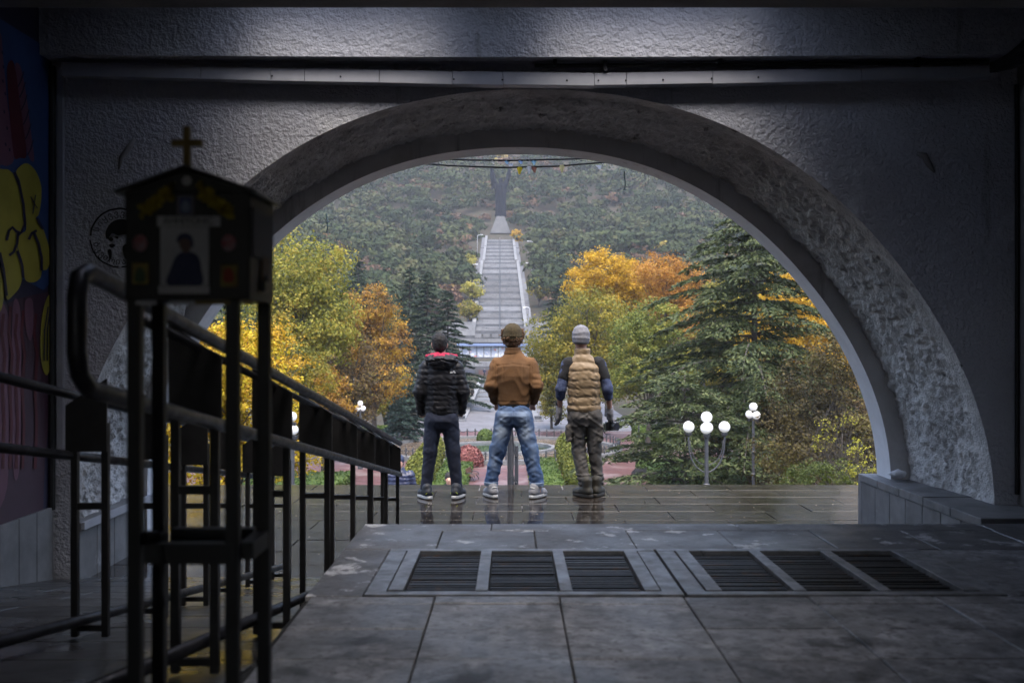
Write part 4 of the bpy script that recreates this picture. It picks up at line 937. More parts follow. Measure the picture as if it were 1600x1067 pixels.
NEEDLD = leafmat('dark_conifer_needle', [(.012,.024,.016),(.022,.040,.024),(.038,.058,.032)], .15)
# left side
tree('autumn_tree', 'big yellow-green tree rising left behind the shrine', 470, 85, [(455,430,3.7,3.4),(505,430,3.0,3.1),(480,500,4.2,3.4),(420,480,3.6,3.6),(515,520,2.6,2.8),(440,570,4,3)], 400, 42, .20, YG, .35, seed=1, group='autumn trees in the park')
tree('autumn_tree', 'orange-brown tree with pointed crown left of the black jacket', 585, 100, [(582,480,2.2,2.3),(600,530,2.8,2.8),(566,540,2.8,3.2),(592,590,3.0,2.4)], 260, 42, .19, OR, .3, seed=2, group='autumn trees in the park', bare=20)
tree('autumn_tree', 'brown half-bare tree low between yellow tree and orange tree', 545, 88, [(530,600,2.5,2.2),(575,600,2.6,2.4),(545,640,2.6,2.0),(555,560,2.2,2.2)], 150, 34, .17, BR, .22, seed=3, group='autumn trees in the park', bare=40)
tree('autumn_tree', 'russet low tree just above the railing on the left', 505, 72, [(505,600,1.5,1.4),(520,630,1.7,1.4),(480,610,1.4,1.6)], 120, 36, .15, OR, .18, seed=4, group='autumn trees in the park')
tree('autumn_tree', 'olive yellow tree behind the distant globe lamps on the left', 598, 112, [(590,620,2.8,2.0),(620,615,2.0,2.4),(570,625,2.2,1.8)], 130, 38, .19, YGD, .22, seed=5, group='autumn trees in the park')
tree('autumn_tree', 'bright yellow young tree close behind the left railing', 355, 31, [(345,560,1.5,1.4),(400,585,1.25,1.4),(310,620,1.5,1.5),(370,660,1.5,1.4),(440,640,.9,1.1),(300,700,1.4,1.2),(420,700,.9,.9),(455,720,.6,.6),(290,650,1.2,1.2),(340,735,1.2,.9),(480,705,.5,.7),(400,650,1.1,1.0)], 430, 26, .085, BY, .12, seed=6, group='autumn trees in the park', bare=10)
tree('autumn_tree', 'yellow-orange tree behind the bright yellow tree on the far left', 375, 60, [(360,560,2.2,2.2),(420,560,2.2,2.6),(330,620,2.4,2.4)], 170, 38, .15, GO, .22, seed=7, group='autumn trees in the park')
tree('autumn_tree', 'thin yellowing tree between big green tree and railing', 470, 68, [(452,570,1.7,2.0),(490,585,1.4,1.9),(460,630,1.9,1.6)], 120, 34, .14, YGD, .16, seed=8, group='autumn trees in the park', bare=25)
# right side
tree('autumn_tree', 'golden domed tree above the man in the vest', 950, 132, [(945,425,3.7,2.8),(915,445,2.6,2.3),(985,440,3.0,2.6),(960,462,4.0,2.2)], 300, 42, .22, GO, .4, seed=11, group='autumn trees in the park')
tree('autumn_tree', 'rust-orange tree partly behind the cedar on the right', 1045, 124, [(1025,430,3.2,2.7),(1065,440,3.4,3.0),(1045,480,3.8,3.0),(1085,500,3.0,2.6)], 280, 42, .21, RU, .4, seed=12, group='autumn trees in the park')
tree('autumn_tree', 'broad olive-yellow spreading tree right behind the beanies', 915, 110, [(868,530,3.6,3.0),(920,490,4.0,2.6),(955,530,4.0,3.4),(905,560,4.2,3.0),(860,580,2.8,2.6),(940,600,3.2,2.6)], 420, 42, .20, YGD, .4, seed=13, group='autumn trees in the park', bare=20)
tree('autumn_tree', 'light green leafy tree between vest man and cedar', 1010, 92, [(1000,520,2.6,2.6),(1030,500,2.1,2.0),(1005,570,3.0,2.6),(975,590,2.4,2.2),(1045,560,2.2,2.4)], 240, 42, .18, LG, .28, seed=14, group='autumn trees in the park')
tree('autumn_tree', 'small olive bush tree at right of the brown jacket elbow', 862, 120, [(860,600,2.0,2.6),(866,640,1.6,1.8)], 90, 38, .19, YGD, .2, seed=15, group='autumn trees in the park')
tree('autumn_tree', 'golden tree behind the cedar trunk, right half', 1255, 88, [(1235,470,3.0,2.6),(1275,500,3.2,3.2),(1215,530,3.0,3.0),(1290,560,3.0,2.8),(1320,600,2.4,2.6)], 260, 40, .19, GO, .3, seed=16, group='autumn trees in the park')
tree('autumn_tree', 'olive yellow tree behind the cedar crown', 1160, 100, [(1150,480,3.6,3.2),(1190,540,3.4,3.0),(1120,560,3.6,3.2)], 240, 40, .20, YGD, .3, seed=17, group='autumn trees in the park')
tree('thicket_shrub', 'dark brown thicket filling the right foot of the arch', 1300, 50, [(1255,620,2.0,1.9),(1320,630,2.0,1.9),(1280,690,2.3,1.8),(1350,690,1.8,2.0),(1230,700,1.8,1.7),(1300,560,1.6,1.4),(1270,750,2.5,1.4),(1360,745,2.2,1.4)], 520, 34, .10, BRD, .12, seed=18, bare=60, cat='shrub', fill=.25)
tree('thicket_shrub', 'brown tangled thicket behind the three-globe lamp', 1205, 62, [(1190,640,2.6,2.4),(1230,660,2.6,2.4),(1160,700,2.4,2.0),(1210,720,2.8,1.8)], 360, 34, .12, BRD, .14, seed=19, bare=50, cat='shrub', fill=.25)
tree('thicket_shrub', 'russet brown trees behind the thicket on the far right', 1300, 72, [(1260,600,2.8,2.6),(1310,640,2.8,2.6),(1350,620,2.4,2.4)], 300, 36, .14, BR, .18, seed=20, bare=30, cat='shrub')
YGS = leafmat('lime_shrub_leaf', [(.125,.133,.016),(.296,.281,.031),(.429,.390,.062)], .4)
GRS = leafmat('green_shrub_leaf', [(.025,.038,.010),(.05,.07,.016),(.10,.12,.022)], .35)
tree('young_tree', 'sparse young tree with lime yellow leaves at the right', 1310, 40, [(1300,665,.8,.7),(1325,655,.6,.5),(1285,690,.6,.5),(1330,700,.6,.5)], 34, 5, .07, YGS, .05, seed=21, bare=20, fill=.1)
tree('young_shrub', 'yellow-green shrub against the right arch foot', 1350, 34, [(1350,705,.55,.5),(1365,735,.6,.5),(1335,740,.5,.4)], 34, 8, .06, YGS, .04, seed=22, bare=14, cat='shrub', fill=.1)
tree('green_shrub', 'low green shrub along the plaza edge on the right', 1285, 36, [(1270,740,.8,.5),(1310,738,.7,.5),(1240,748,.7,.4),(1345,748,.6,.4)], 130, 20, .06, GRS, .04, seed=23, cat='shrub', bare=10)
tree('autumn_tree', 'unseen tall golden tree behind the right arch foot', 1420, 80, [(1400,420,3.2,3.4),(1440,360,3.4,3.6),(1380,500,3.0,3.0),(1450,480,3.4,3.4)], 220, 36, .24, GO, .3, seed=24, group='autumn trees in the park')  # hidden by the arch, added for its golden reflection in the wet plaza
tree('autumn_tree', 'unseen tall yellow tree behind the left arch foot', 250, 64, [(230,430,2.8,3.0),(280,380,2.8,3.2),(260,500,2.8,3.0),(200,560,2.6,2.6)], 200, 34, .20, BY, .3, seed=25, group='autumn trees in the park')  # also out of view, added so its yellow mirrors in the slabs
# ------------------------------------------------------------------ conifers
def conifer(name, label, px, d, py_top, zb, spread, nb, mat, seed, group=None, z_low=.08, st=22, nl=.34, per=9, droop=.16, power=.85, left=1.0, right=1.0, rag=0.0):
    X = (px-800)/FPX*d; zt = CAMZ - (py_top-540)/FPX*d; H = zt - zb; lr = np.random.default_rng(seed)
    g = thing(name, label, 'conifer', (X, d, zb), 0, group)
    mb = MB(); mb.tube([(.15*math.sin(t*4+seed)*t*(1-t), 0, H*t) for t in np.linspace(0, 1, 9)], [max(.02, H*.016*(1.15-t)) for t in np.linspace(0, 1, 9)], 9)
    P = []; D = []; S = []
    for k in range(nb):
        t = z_low + (1-z_low)*((k+.5)/nb)**1.0; az = k*2.399 + lr.uniform(-.4,.4); L = spread*((1-t)**power)*lr.uniform(.62 + .10*rag, 1.12 + .06*rag) + .25
        L *= (right if math.cos(az) > 0 else left)
        dirv = np.array([math.cos(az), math.sin(az), 0]); side = np.array([-dirv[1], dirv[0], 0]); z0 = H*t
        rise = .10*L*lr.uniform(.2,1.5)
        s = np.linspace(0, 1, 9); pts = [dirv*L*q + np.array([0,0, z0 + rise*math.sin(q*2.2) - droop*L*q*q]) for q in s]
        if L > .9: mb.tube([tuple(p) for p in pts], [max(.012, .02+.012*L)*(1-.85*q) for q in s], 5, cap=False)
        ns = max(5, int(st*L/spread + 4))
        for j in range(ns):
            q = .12 + .88*(j + lr.random())/ns; c = dirv*L*q + np.array([0,0, z0 + rise*math.sin(q*2.2) - droop*L*q*q])
            wl = min(1.7, .30*L + .25)*(1 - .62*q)*lr.uniform(.6,1.2) + .15
            for sg in (-1, 1):
                m = per; u = lr.random(m); pos = c + (side*sg + dirv*.55)*wl*u[:,None] + np.array([0,0,-1])*((.22+.25*rag)*wl*u*u)[:,None] + lr.normal(size=(m,3))*np.array([.06,.06,.045])
                dv = (side*sg*.55 + dirv*.9) + lr.normal(size=(m,3))*.35 + np.array([0,0,-.12-.45*rag*0.6])
                P.append(pos); D.append(dv); S.append(np.full(m, nl)*lr.uniform(.6,1.25,m))
    P = np.concatenate(P); D = np.concatenate(D); S = np.concatenate(S); D /= np.linalg.norm(D, axis=1)[:,None]
    b = np.cross(D, lr.normal(size=D.shape)*.7 + np.array([0,0,1])); b /= np.linalg.norm(b, axis=1)[:,None]
    a = D*S[:,None]*.5; b = b*(S*.16)[:,None]
    V = np.stack([P-a, P+b, P+a, P-b], 1).reshape(-1,3)
    obj('foliage', fast_mesh('foliage', V, np.arange(len(V)).reshape(-1,4)), mat, g); mb.build('trunk', BARK, g, smooth=True)
    return g
conifer('cedar_tree', 'huge spreading dark green cedar on the right of the park', 1178, 66, 318, ZL, 12.5, 100, NEEDLE, 31, z_low=.16, st=38, nl=.38, per=15, droop=.20, power=.62, left=1.0, right=.80, rag=.7)
conifer('cedar_tree', 'lower cedar sprawling behind the curved-arm lamp', 1070, 58, 585, ZL, 6.5, 48, NEEDLE, 32, z_low=.10, st=24, nl=.33, per=12, droop=.10, power=.5)
conifer('spruce_tree', 'tall dark conifer behind the man in the black jacket', 668, 150, 425, ZL+1, 6.5, 80, NEEDLD, 33, 'dark conifers by the park', st=22, nl=.6, per=9)
conifer('spruce_tree', 'dark conifer with broad skirt just right of black jacket man', 700, 140, 455, ZL+1, 6.5, 70, NEEDLD, 34, 'dark conifers by the park', st=22, nl=.6, per=9)
conifer('spruce_tree', 'dark pointed conifer above the orange tree', 640, 165, 418, ZL+2, 6.0, 64, NEEDLD, 35, 'dark conifers by the park', st=18, nl=.65, per=8)
conifer('spruce_tree', 'dark conifer right of the cascade foot', 888, 175, 440, ZL+4, 6.0, 60, NEEDLD, 36, 'dark conifers by the park', st=18, nl=.65, per=8)
conifer('spruce_tree', 'dark conifer behind the golden tree on the right', 868, 200, 450, ZL+6, 6.0, 56, NEEDLD, 37, 'dark conifers by the park', st=16, nl=.7, per=8)
conifer('spruce_tree', 'small blue-green spruce beside the tall two-globe lamp', 638, 106, 588, ZL, 2.7, 60, NEEDLB, 38, st=18, nl=.36, per=10, power=.8)
conifer('spruce_tree', 'short blue-green spruce nearest the path on the left', 622, 104, 616, ZL, 2.0, 46, NEEDLB, 39, st=16, nl=.32, per=9, power=.8)
conifer('spruce_tree', 'dark conifer peering over the big yellow-green tree', 560, 190, 400, ZL+8, 6.5, 54, NEEDLD, 40, 'dark conifers by the park', st=16, nl=.7, per=8)
# ------------------------------------------------------------------ the wooded hillside (one mass)
FOR = bpy.data.materials.new('hill_forest'); FOR.use_nodes = True
def forest_mat(m):
    t = m.node_tree; N = t.nodes; L = t.links; p = N['Principled BSDF']; p.inputs['Roughness'].default_value = .9; p.inputs['Specular IOR Level'].default_value = .1
    a = N.new('ShaderNodeAttribute'); a.attribute_name = 'tint'; cr = N.new('ShaderNodeValToRGB'); e = cr.color_ramp.elements; cr.color_ramp.interpolation = 'LINEAR'
    cols = [(0,(.014,.023,.012)),(.25,(.028,.040,.019)),(.45,(.043,.053,.025)),(.58,(.060,.062,.028)),(.66,(.075,.055,.038)),(.80,(.105,.062,.045)),(.88,(.16,.115,.035)),(1,(.26,.21,.05))]
    while len(e) < len(cols): e.new(.5)
    for i, (q, c) in enumerate(cols): e[i].position = q; e[i].color = (*c, 1)
    L.new(a.outputs['Fac'], cr.inputs['Fac'])
    g = N.new('ShaderNodeNewGeometry'); r = N.new('ShaderNodeMapRange'); r.inputs['To Min'].default_value = .8; r.inputs['To Max'].default_value = 1.2; L.new(g.outputs['Random Per Island'], r.inputs['Value'])
    h = N.new('ShaderNodeHueSaturation'); L.new(cr.outputs[0], h.inputs['Color']); L.new(r.outputs[0], h.inputs['Value']); L.new(h.outputs[0], p.inputs['Base Color'])
forest_mat(FOR)
fr = np.random.default_rng(77)
def templ(kind, n):                     # crowns made of rounded boughs; returns points and outward normals
    k = 9 if kind == 0 else 7; L_ = []
    for i in range(k):
        a_ = i*2.4 + fr.uniform(-.4,.4)
        if kind == 0: t = (i+.3)/k; rr = .30*(1-t)**.7; L_.append((rr*math.cos(a_), rr*math.sin(a_), .26 + .66*t, .27*(1-.62*t)))
        else: t = fr.random(); rr = .30*math.sqrt(fr.random()); L_.append((rr*math.cos(a_), rr*math.sin(a_), .55 + .27*t, fr.uniform(.17,.28)))
    L_ = np.array(L_); pk_ = fr.choice(k, n, p=L_[:,3]**2/(L_[:,3]**2).sum()); u = fr.normal(size=(n,3)); u /= np.linalg.norm(u, axis=1)[:,None]; u[:,2] = np.abs(u[:,2])*.9 - .25
    return L_[pk_,:3] + u*L_[pk_,3][:,None]*np.array([1,1,.62]), u + np.array([0,0,.25])
TEM = [templ(0, 190) for _ in range(5)] + [templ(1, 190) for _ in range(5)]
NT = 4200
ydist = np.sort(152 + (880-152)*fr.random(NT)**.85); half = np.minimum(330, ydist*.30 + 12); xpos = (fr.random(NT)*2-1)*half + 0.0
xe = (fr.random(420)*2-1)*95; ye = fr.uniform(516, 800, 420); xpos = np.concatenate([xpos, xe]); ydist = np.concatenate([ydist, ye])
keep = []
for x, y in zip(xpos, ydist):
    ax_ = axx(y); w_ = 14 if y < 300 else 11
    if y > 512: w_ = 7.5 if y < 552 else 0
    if y > 560: w_ = 0
    keep.append(abs(x-ax_) > w_ + (2.5 if y < 520 else 0) and not (y < 300 and abs(x-ax_) < 19))
keep = np.array(keep); xpos, ydist = xpos[keep], ydist[keep]; zpos = tz(xpos, ydist)
VV = []; TT = []
zonen = fbm(xpos/60+3, ydist/60, ydist*0, 3, 21)
for i in range(len(xpos)):
    kind = fr.random(); tn = fr.random(); zone = zonen[i]
    decid = kind < (.12 + 1.1*max(0, zone-.42)); h = fr.uniform(7, 16) if not decid else fr.uniform(5, 11)
    tm_, tn_ = TEM[fr.integers(0,5)] if (not decid and kind < .5) else TEM[fr.integers(5,10)]
    tint = (fr.uniform(.0,.56) if not decid else (fr.uniform(.62,.82) if tn < .96 else fr.uniform(.86,1.0)))
    n = len(tm_) if ydist[i] < 380 else (130 if ydist[i] < 560 else 90)
    sel = fr.permutation(len(tm_))[:n]; wd = h*fr.uniform(.85,1.15) if not decid else h*1.1
    an = fr.random()*6.283; c, s = math.cos(an), math.sin(an); P = tm_[sel]; Nq = tn_[sel]; Nq = np.stack([Nq[:,0]*c-Nq[:,1]*s, Nq[:,0]*s+Nq[:,1]*c, Nq[:,2]], -1); P = np.stack([(P[:,0]*c-P[:,1]*s)*wd, (P[:,0]*s+P[:,1]*c)*wd, P[:,2]*h], -1) + np.array([xpos[i], ydist[i], zpos[i]-.5])
    ls_ = (.72 if ydist[i] < 380 else .95)*(.75 if decid else 1)
    V, _ = quads(P, ls_, up=.3, aspect=.75, N=Nq, nj=.28); VV.append(V); TT.append(np.full(len(V), tint) + np.repeat(fr.normal(size=n)*.03, 4))
VV = np.concatenate(VV); TT = np.clip(np.concatenate(TT), 0, 1)
tag(obj('hillside_forest', fast_mesh('hillside_forest', VV, np.arange(len(VV)).reshape(-1,4), attrs={'tint': TT}), FOR), 'dense misty pine forest covering the hill behind the park', 'forest', kind='stuff')
# trees beside the cascade that can be told apart
YT = leafmat('pale_yellow_leaf', [(.16,.17,.03),(.30,.28,.05),(.42,.36,.07)], .35); 
for i, (px, py, d, r, m_, lab) in enumerate(((806,367,500,3.0,GO,'small golden tree at the top of the cascade'),(880,408,390,4.2,YT,'pale yellow tree on the slope right of the cascade'),(738,452,330,3.6,YT,'pale yellow tree left of the cascade middle'),(734,405,400,2.4,YT,'small yellow tree at upper left of the cascade'),(842,450,330,4.0,YGD,'olive tree right beside the cascade'),(733,482,300,3.4,YGD,'olive tree at the lower left of the cascade'))):
    tree('hill_tree', lab, px, d, [(px,py,r,r*.8),(px+r*1.5,py+6,r*.7,r*.6)], 70, 24, .45, m_, .2, seed=60+i, group='single trees on the hill')
# ------------------------------------------------------------------ figures: distance fields turned into one continuous skin
class Field:
    def __init__(s, lo, hi, h):
        s.lo = np.array(lo, float); s.h = h; s.n = np.ceil((np.array(hi) - s.lo)/h).astype(int) + 1
        s.F = np.full(s.n, 1.0); s.ax = [s.lo[i] + h*np.arange(s.n[i]) for i in range(3)]
    def win(s, lo, hi, m):
        a = np.clip(np.floor((np.array(lo) - m - s.lo)/s.h).astype(int), 0, s.n); b = np.clip(np.ceil((np.array(hi) + m - s.lo)/s.h).astype(int) + 1, 0, s.n)
        sl_ = tuple(slice(a[i], b[i]) for i in range(3)); G = np.meshgrid(*[s.ax[i][sl_[i]] for i in range(3)], indexing='ij', sparse=True); return sl_, G
    def comb(s, sl_, d, k, sub=False):
        f = s.F[sl_]
        if f.size == 0: return
        if sub: s.F[sl_] = np.maximum(f, -d); return
        if k <= 0: s.F[sl_] = np.minimum(f, d); return
        hh = np.clip(.5 + .5*(d - f)/k, 0, 1); s.F[sl_] = d*(1-hh) + f*hh - k*hh*(1-hh)
    def cone(s, a, b, ra, rb, k=.02, ys=1.0):      # tapered limb; ys squeezes front to back
        a, b = np.array(a, float), np.array(b, float); r = max(ra, rb); sl_, (X, Y, Z) = s.win(np.minimum(a, b)-r, np.maximum(a, b)+r, .06 + k)
        ab = b - a; sc = np.array([1, ys, 1]); L = ((ab*sc)**2).sum() + 1e-9
        t = np.clip(((X-a[0])*ab[0] + (Y-a[1])*ab[1]*ys*ys + (Z-a[2])*ab[2])/L, 0, 1)
        d = np.sqrt((X-a[0]-t*ab[0])**2 + ((Y-a[1]-t*ab[1])*ys)**2 + (Z-a[2]-t*ab[2])**2) - (ra + (rb-ra)*t)
        s.comb(sl_, d, k); return s
    def chain(s, pts, rs, k=.02, ys=1.0):
        for i in range(len(pts)-1): s.cone(pts[i], pts[i+1], rs[i], rs[i+1], k, ys)
        return s
    def ell(s, c, r, k=.02, sub=False):
        c, r = np.array(c, float), np.array(r, float); sl_, (X, Y, Z) = s.win(c-r, c+r, .06 + k)
        q = np.sqrt(((X-c[0])/r[0])**2 + ((Y-c[1])/r[1])**2 + ((Z-c[2])/r[2])**2); s.comb(sl_, (q-1)*r.min(), k, sub); return s
    def prof(s, tab, n=2.4, k=.02):                # rows: z, cx, cy, half width, half depth
        tab = np.array(tab, float); mx = tab[:,3:].max() + .03
        sl_, (X, Y, Z) = s.win([tab[:,1].min()-mx, tab[:,2].min()-mx, tab[0,0]], [tab[:,1].max()+mx, tab[:,2].max()+mx, tab[-1,0]], .06 + k)
        I = [np.interp(Z, tab[:,0], tab[:,j]) for j in range(1, 5)]
        q = (np.abs((X-I[0])/I[2])**n + np.abs((Y-I[1])/I[3])**n)**(1/n); d = (q-1)*np.minimum(I[2], I[3])
        d = np.maximum(d, np.maximum(tab[0,0]-Z, Z-tab[-1,0])); s.comb(sl_, d, k); return s
    def box(s, c, r, k=.01, rd=.01):
        c, r = np.array(c, float), np.array(r, float); sl_, (X, Y, Z) = s.win(c-r, c+r, .06 + k)
        qx, qy, qz = np.abs(X-c[0])-r[0]+rd, np.abs(Y-c[1])-r[1]+rd, np.abs(Z-c[2])-r[2]+rd
        d = np.sqrt(np.maximum(qx,0)**2 + np.maximum(qy,0)**2 + np.maximum(qz,0)**2) + np.minimum(np.maximum(qx, np.maximum(qy,qz)), 0) - rd
        s.comb(sl_, d, k); return s
    def disp(s, fn):
        X, Y, Z = np.meshgrid(*s.ax, indexing='ij', sparse=True); m = np.abs(s.F) < .05; full = np.broadcast_arrays(X, Y, Z)
        s.F[m] += fn(full[0][m], full[1][m], full[2][m]); return s
    def clipz(s, z0=None, z1=None):
        Z = s.ax[2][None,None,:]
        if z0 is not None: s.F = np.maximum(s.F, z0-Z)
        if z1 is not None: s.F = np.maximum(s.F, Z-z1)
        return s
    def mesh(s, name, attr=None):
        F = s.F; S = F < 0; n = s.n - 1
        cnt = sum(S[a:a+n[0], b:b+n[1], c:c+n[2]].astype(np.int8) for a in (0,1) for b in (0,1) for c in (0,1))
        I, J, K = np.nonzero((cnt > 0) & (cnt < 8)); idx = np.full(n, -1, np.int64); idx[I, J, K] = np.arange(len(I))
        pos = np.zeros((len(I), 3)); cc = np.zeros(len(I)); cor = [(a,b,c) for a in (0,1) for b in (0,1) for c in (0,1)]
        for p in cor:
            for ax_ in range(3):
                if p[ax_]: continue
                q = list(p); q[ax_] = 1; f0 = F[I+p[0], J+p[1], K+p[2]]; f1 = F[I+q[0], J+q[1], K+q[2]]; m = (f0 < 0) != (f1 < 0)
                t = np.where(m, f0/np.where(f0 == f1, 1, f0-f1), 0); v = np.array(p, float)[None] + t[:,None]*np.eye(3)[ax_][None]; pos += v*m[:,None]; cc += m
        V = s.lo + s.h*(np.stack([I,J,K],-1) + pos/np.maximum(cc,1)[:,None]); Qs = []
        for ax_ in range(3):
            o1, o2 = (ax_+1) % 3, (ax_+2) % 3; A = np.take(S, range(0, S.shape[ax_]-1), ax_); B = np.take(S, range(1, S.shape[ax_]), ax_); m = A != B
            E = np.stack(np.nonzero(m), -1); ok = (E[:,o1] > 0) & (E[:,o2] > 0) & (E[:,o1] < n[o1]) & (E[:,o2] < n[o2]); E = E[ok]; ins = A[tuple(E.T)]
            def at(d1, d2): e = E.copy(); e[:,o1] -= d1; e[:,o2] -= d2; return idx[tuple(e.T)]
            q = np.stack([at(1,1), at(0,1), at(0,0), at(1,0)], -1); q[~ins] = q[~ins][:,::-1]; Qs.append(q)
        Q = np.concatenate(Qs); Q = Q[(Q >= 0).all(1)]
        return fast_mesh(name, V, Q, True, {attr[0]: attr[1](V)} if attr else None)
def folds(amp, fx, fz, seed=0, base=None):
    def f(X, Y, Z):
        sl = X*.6*np.sign(np.sin(X*11 + seed)) + Y*.3
        n1 = np.abs(2*vnoise(X*6+seed, Y*6, (Z + sl)*fz*.36, seed) - 1); n2 = np.abs(2*vnoise(X*11+seed, Y*11, (Z - sl)*fz*.62, seed+7) - 1)
        d = amp*1.5*(n1 - .45) + amp*.9*(n2 - .45) + amp*.4*(vnoise(X*40, Y*40, Z*50, seed+3) - .5)
        return d + (base(X, Y, Z) if base else 0)
    return f
def puff(sp, amp, z0=0, slope=0.0):
    def f(X, Y, Z):
        ph = (Z - z0 + slope*np.abs(X))/sp + .32*vnoise(X*7, Y*7, Z*5, 4) + .12*vnoise(X*22, Y*22, Z*8, 14)
        am = amp*(.55 + .9*vnoise(X*8+5, Y*8, Z*9, 24))
        return -am*(np.abs(np.sin(math.pi*ph))**.55 - .6) - .009*(np.abs(2*vnoise(X*24, Y*24, (Z+X*.4)*38, 5) - 1) - .5)
    return f
BB = ((-.48,-.36,-.02), (.48,.36,1.95)); HV = .0105
def head(B, c, k=.012, yaw=0):
    cx_, cy, cz = c                     # centre of the skull, face towards +y
    B.ell((cx_, cy-.012, cz+.022), (.074, .092, .098), k); B.ell((cx_, cy+.028, cz-.035), (.058, .068, .075), .03)
    B.ell((cx_, cy+.045, cz-.088), (.034, .036, .028), .025); B.cone((cx_, cy+.088, cz+.015), (cx_, cy+.108, cz-.022), .008, .015, .012)
    for s in (-1, 1):
        B.ell((cx_+s*.077, cy-.008, cz-.004), (.011, .020, .034), .008); B.ell((cx_+s*.030, cy+.086, cz+.012), (.015, .010, .010), .006, sub=True); B.ell((cx_+s*.030, cy+.080, cz+.012), (.013,.012,.011), .003)
    B.ell((cx_, cy+.087, cz-.056), (.026, .012, .006), .006)
def hand(B, wr, dirv, thumb, curl=.5, sc=1.0, back=(0,-1,0)):
    wr = np.array(wr, float); d = np.array(dirv, float); d /= np.linalg.norm(d); th = np.array(thumb, float); th -= d*th.dot(d); th /= np.linalg.norm(th); pn = np.cross(d, th)
    if pn.dot(np.array(back)) > 0: pn = -pn        # palm normal: fingers curl towards it
    for o_ in (-.024, 0, .024): B.cone(wr + th*o_*.7*sc, wr + d*.085*sc + th*o_*1.15*sc, .019*sc, .016*sc, .014)
    ln = [.072, .080, .074, .058]
    for i, o_ in enumerate((.030, .010, -.011, -.031)):
        a = wr + d*.088*sc + th*o_*sc; l = ln[i]*sc; pts = [a]; ang = 0
        for q, fr_ in enumerate((.45, .32, .23)): ang += curl*(.55 if q == 0 else .8); pts.append(pts[-1] + (d*math.cos(ang) + pn*math.sin(ang))*l*fr_)
        B.chain(pts, [.0095*sc, .0088*sc, .0082*sc, .007*sc], .004)
    a = wr + d*.03*sc + th*.030*sc; b = a + (d*.55 + th*.75 + pn*.3)*.04*sc; c = b + (d*.9 + th*.15 + pn*.35)*.036*sc
    B.chain([a, b, c], [.013*sc, .011*sc, .0085*sc], .008)
def person(name, label, loc, rz=0): return thing(name, label, 'person', loc, rz)
def shoe(x, y, yaw, L=.285, h=.10, ank=.052, sole_h=.028, top=.11, k=.02):
    S = Field((-.09,-.17,-.01), (.09,.20,.24), .006); S.cone((0,-.085,.062), (0,-.01,.078), .046, .046, k); S.cone((0,-.03,.062), (.004,.10,.046), .046, .040, k); S.cone((.004,.08,.040), (.006,.135,.034), .042, .030, k); S.cone((0,-.065,.07), (0,-.055,top), .045, ank, k); S.clipz(sole_h)
    S.disp(lambda X,Y,Z: .003*(vnoise(X*40,Y*40,Z*40,3)-.5))
    so_ = Field((-.09,-.17,-.01), (.09,.21,.06), .006)
    so_.prof([(0.0,.002,.005,.046,.142),(.012,.002,.008,.049,.149),(sole_h,.002,.004,.047,.142),(sole_h+.006,.002,.003,.044,.137)], 2.6)
    return S.mesh('shoe'), so_.mesh('sole')
FINE = dict(bump=.4, bscale=220, bdist=.002)
M_JACK = M('black_puffer_nylon', (.007,.007,.009), (.012,.012,.015), 14, .45, .6, spec=.35)
M_RED = M('red_fleece', (.42,.02,.06), (.32,.015,.05), 30, .9, bump=.6, bscale=160, bdist=.004)
M_HAIR = M('black_hair', (.006,.006,.007), (.012,.010,.010), 90, .8, bump=.9, bscale=120, bdist=.006)
M_JEAN1 = M('dark_navy_denim', (.014,.020,.042), (.009,.012,.026), 12, .85, attr=('wear', (.055,.075,.13)), **FINE)
M_JEAN2 = M('light_blue_denim', (.058,.118,.25), (.044,.09,.20), 9, .85, attr=('wear', (.38,.46,.56)), **FINE)
M_SUEDE = M('brown_suede', (.165,.080,.028), (.105,.050,.017), 7, .9, spots=[((.18,.095,.04), 3.5, .55, .7), ((.05,.02,.008), 60, .68, .74)], bump=.5, bscale=120, bdist=.003)
M_BLK = M('black_cotton', (.008,.008,.009), (.013,.013,.015), 30, .9, **FINE)
M_OLIVE = M('olive_knit', (.062,.046,.020), (.038,.028,.012), 40, .95, bump=.8, bscale=160, bdist=.004)
M_CURL = M('light_brown_hair', (.19,.10,.045), (.10,.05,.02), 60, .6, bump=.9, bscale=90, bdist=.008)
M_TAN = M('tan_puffer_nylon', (.27,.19,.105), (.215,.15,.08), 9, .5, .62)
M_NAVY = M('blue_marl_knit', (.055,.075,.15), (.03,.042,.09), 60, .9, **FINE)
M_GREYHAT = M('pale_grey_knit', (.21,.21,.225), (.155,.155,.17), 40, .95, bump=.7, bscale=160, bdist=.004)
M_CARGO = M('grey_brown_cargo_cotton', (.092,.084,.075), (.074,.067,.060), 8, .85, attr=('wear', (.15,.14,.128)), **FINE)
M_GLOVE = M('pale_grey_glove', (.30,.30,.325), (.2,.2,.22), 40, .9, **FINE)
M_BOOT = M('dark_olive_boot', (.040,.036,.026), (.028,.025,.018), 20, .65)
M_TR1 = M('black_trainer', (.012,.014,.018), (.02,.025,.035), 40, .6); M_NEON = M('neon_yellow', (.50,.62,.06), rough=.6); M_SOLE = M('white_sole', (.5,.51,.5), (.4,.4,.4), 30, .6)
M_TR2 = M('pale_grey_trainer', (.30,.30,.315), (.22,.22,.24), 40, .7)
M_BLSOLE = M('dark_sole', (.02,.018,.015), rough=.8)
def limb(F, pts, rs, k=.02, ys=1.0): return F.chain(pts, rs, k, ys)
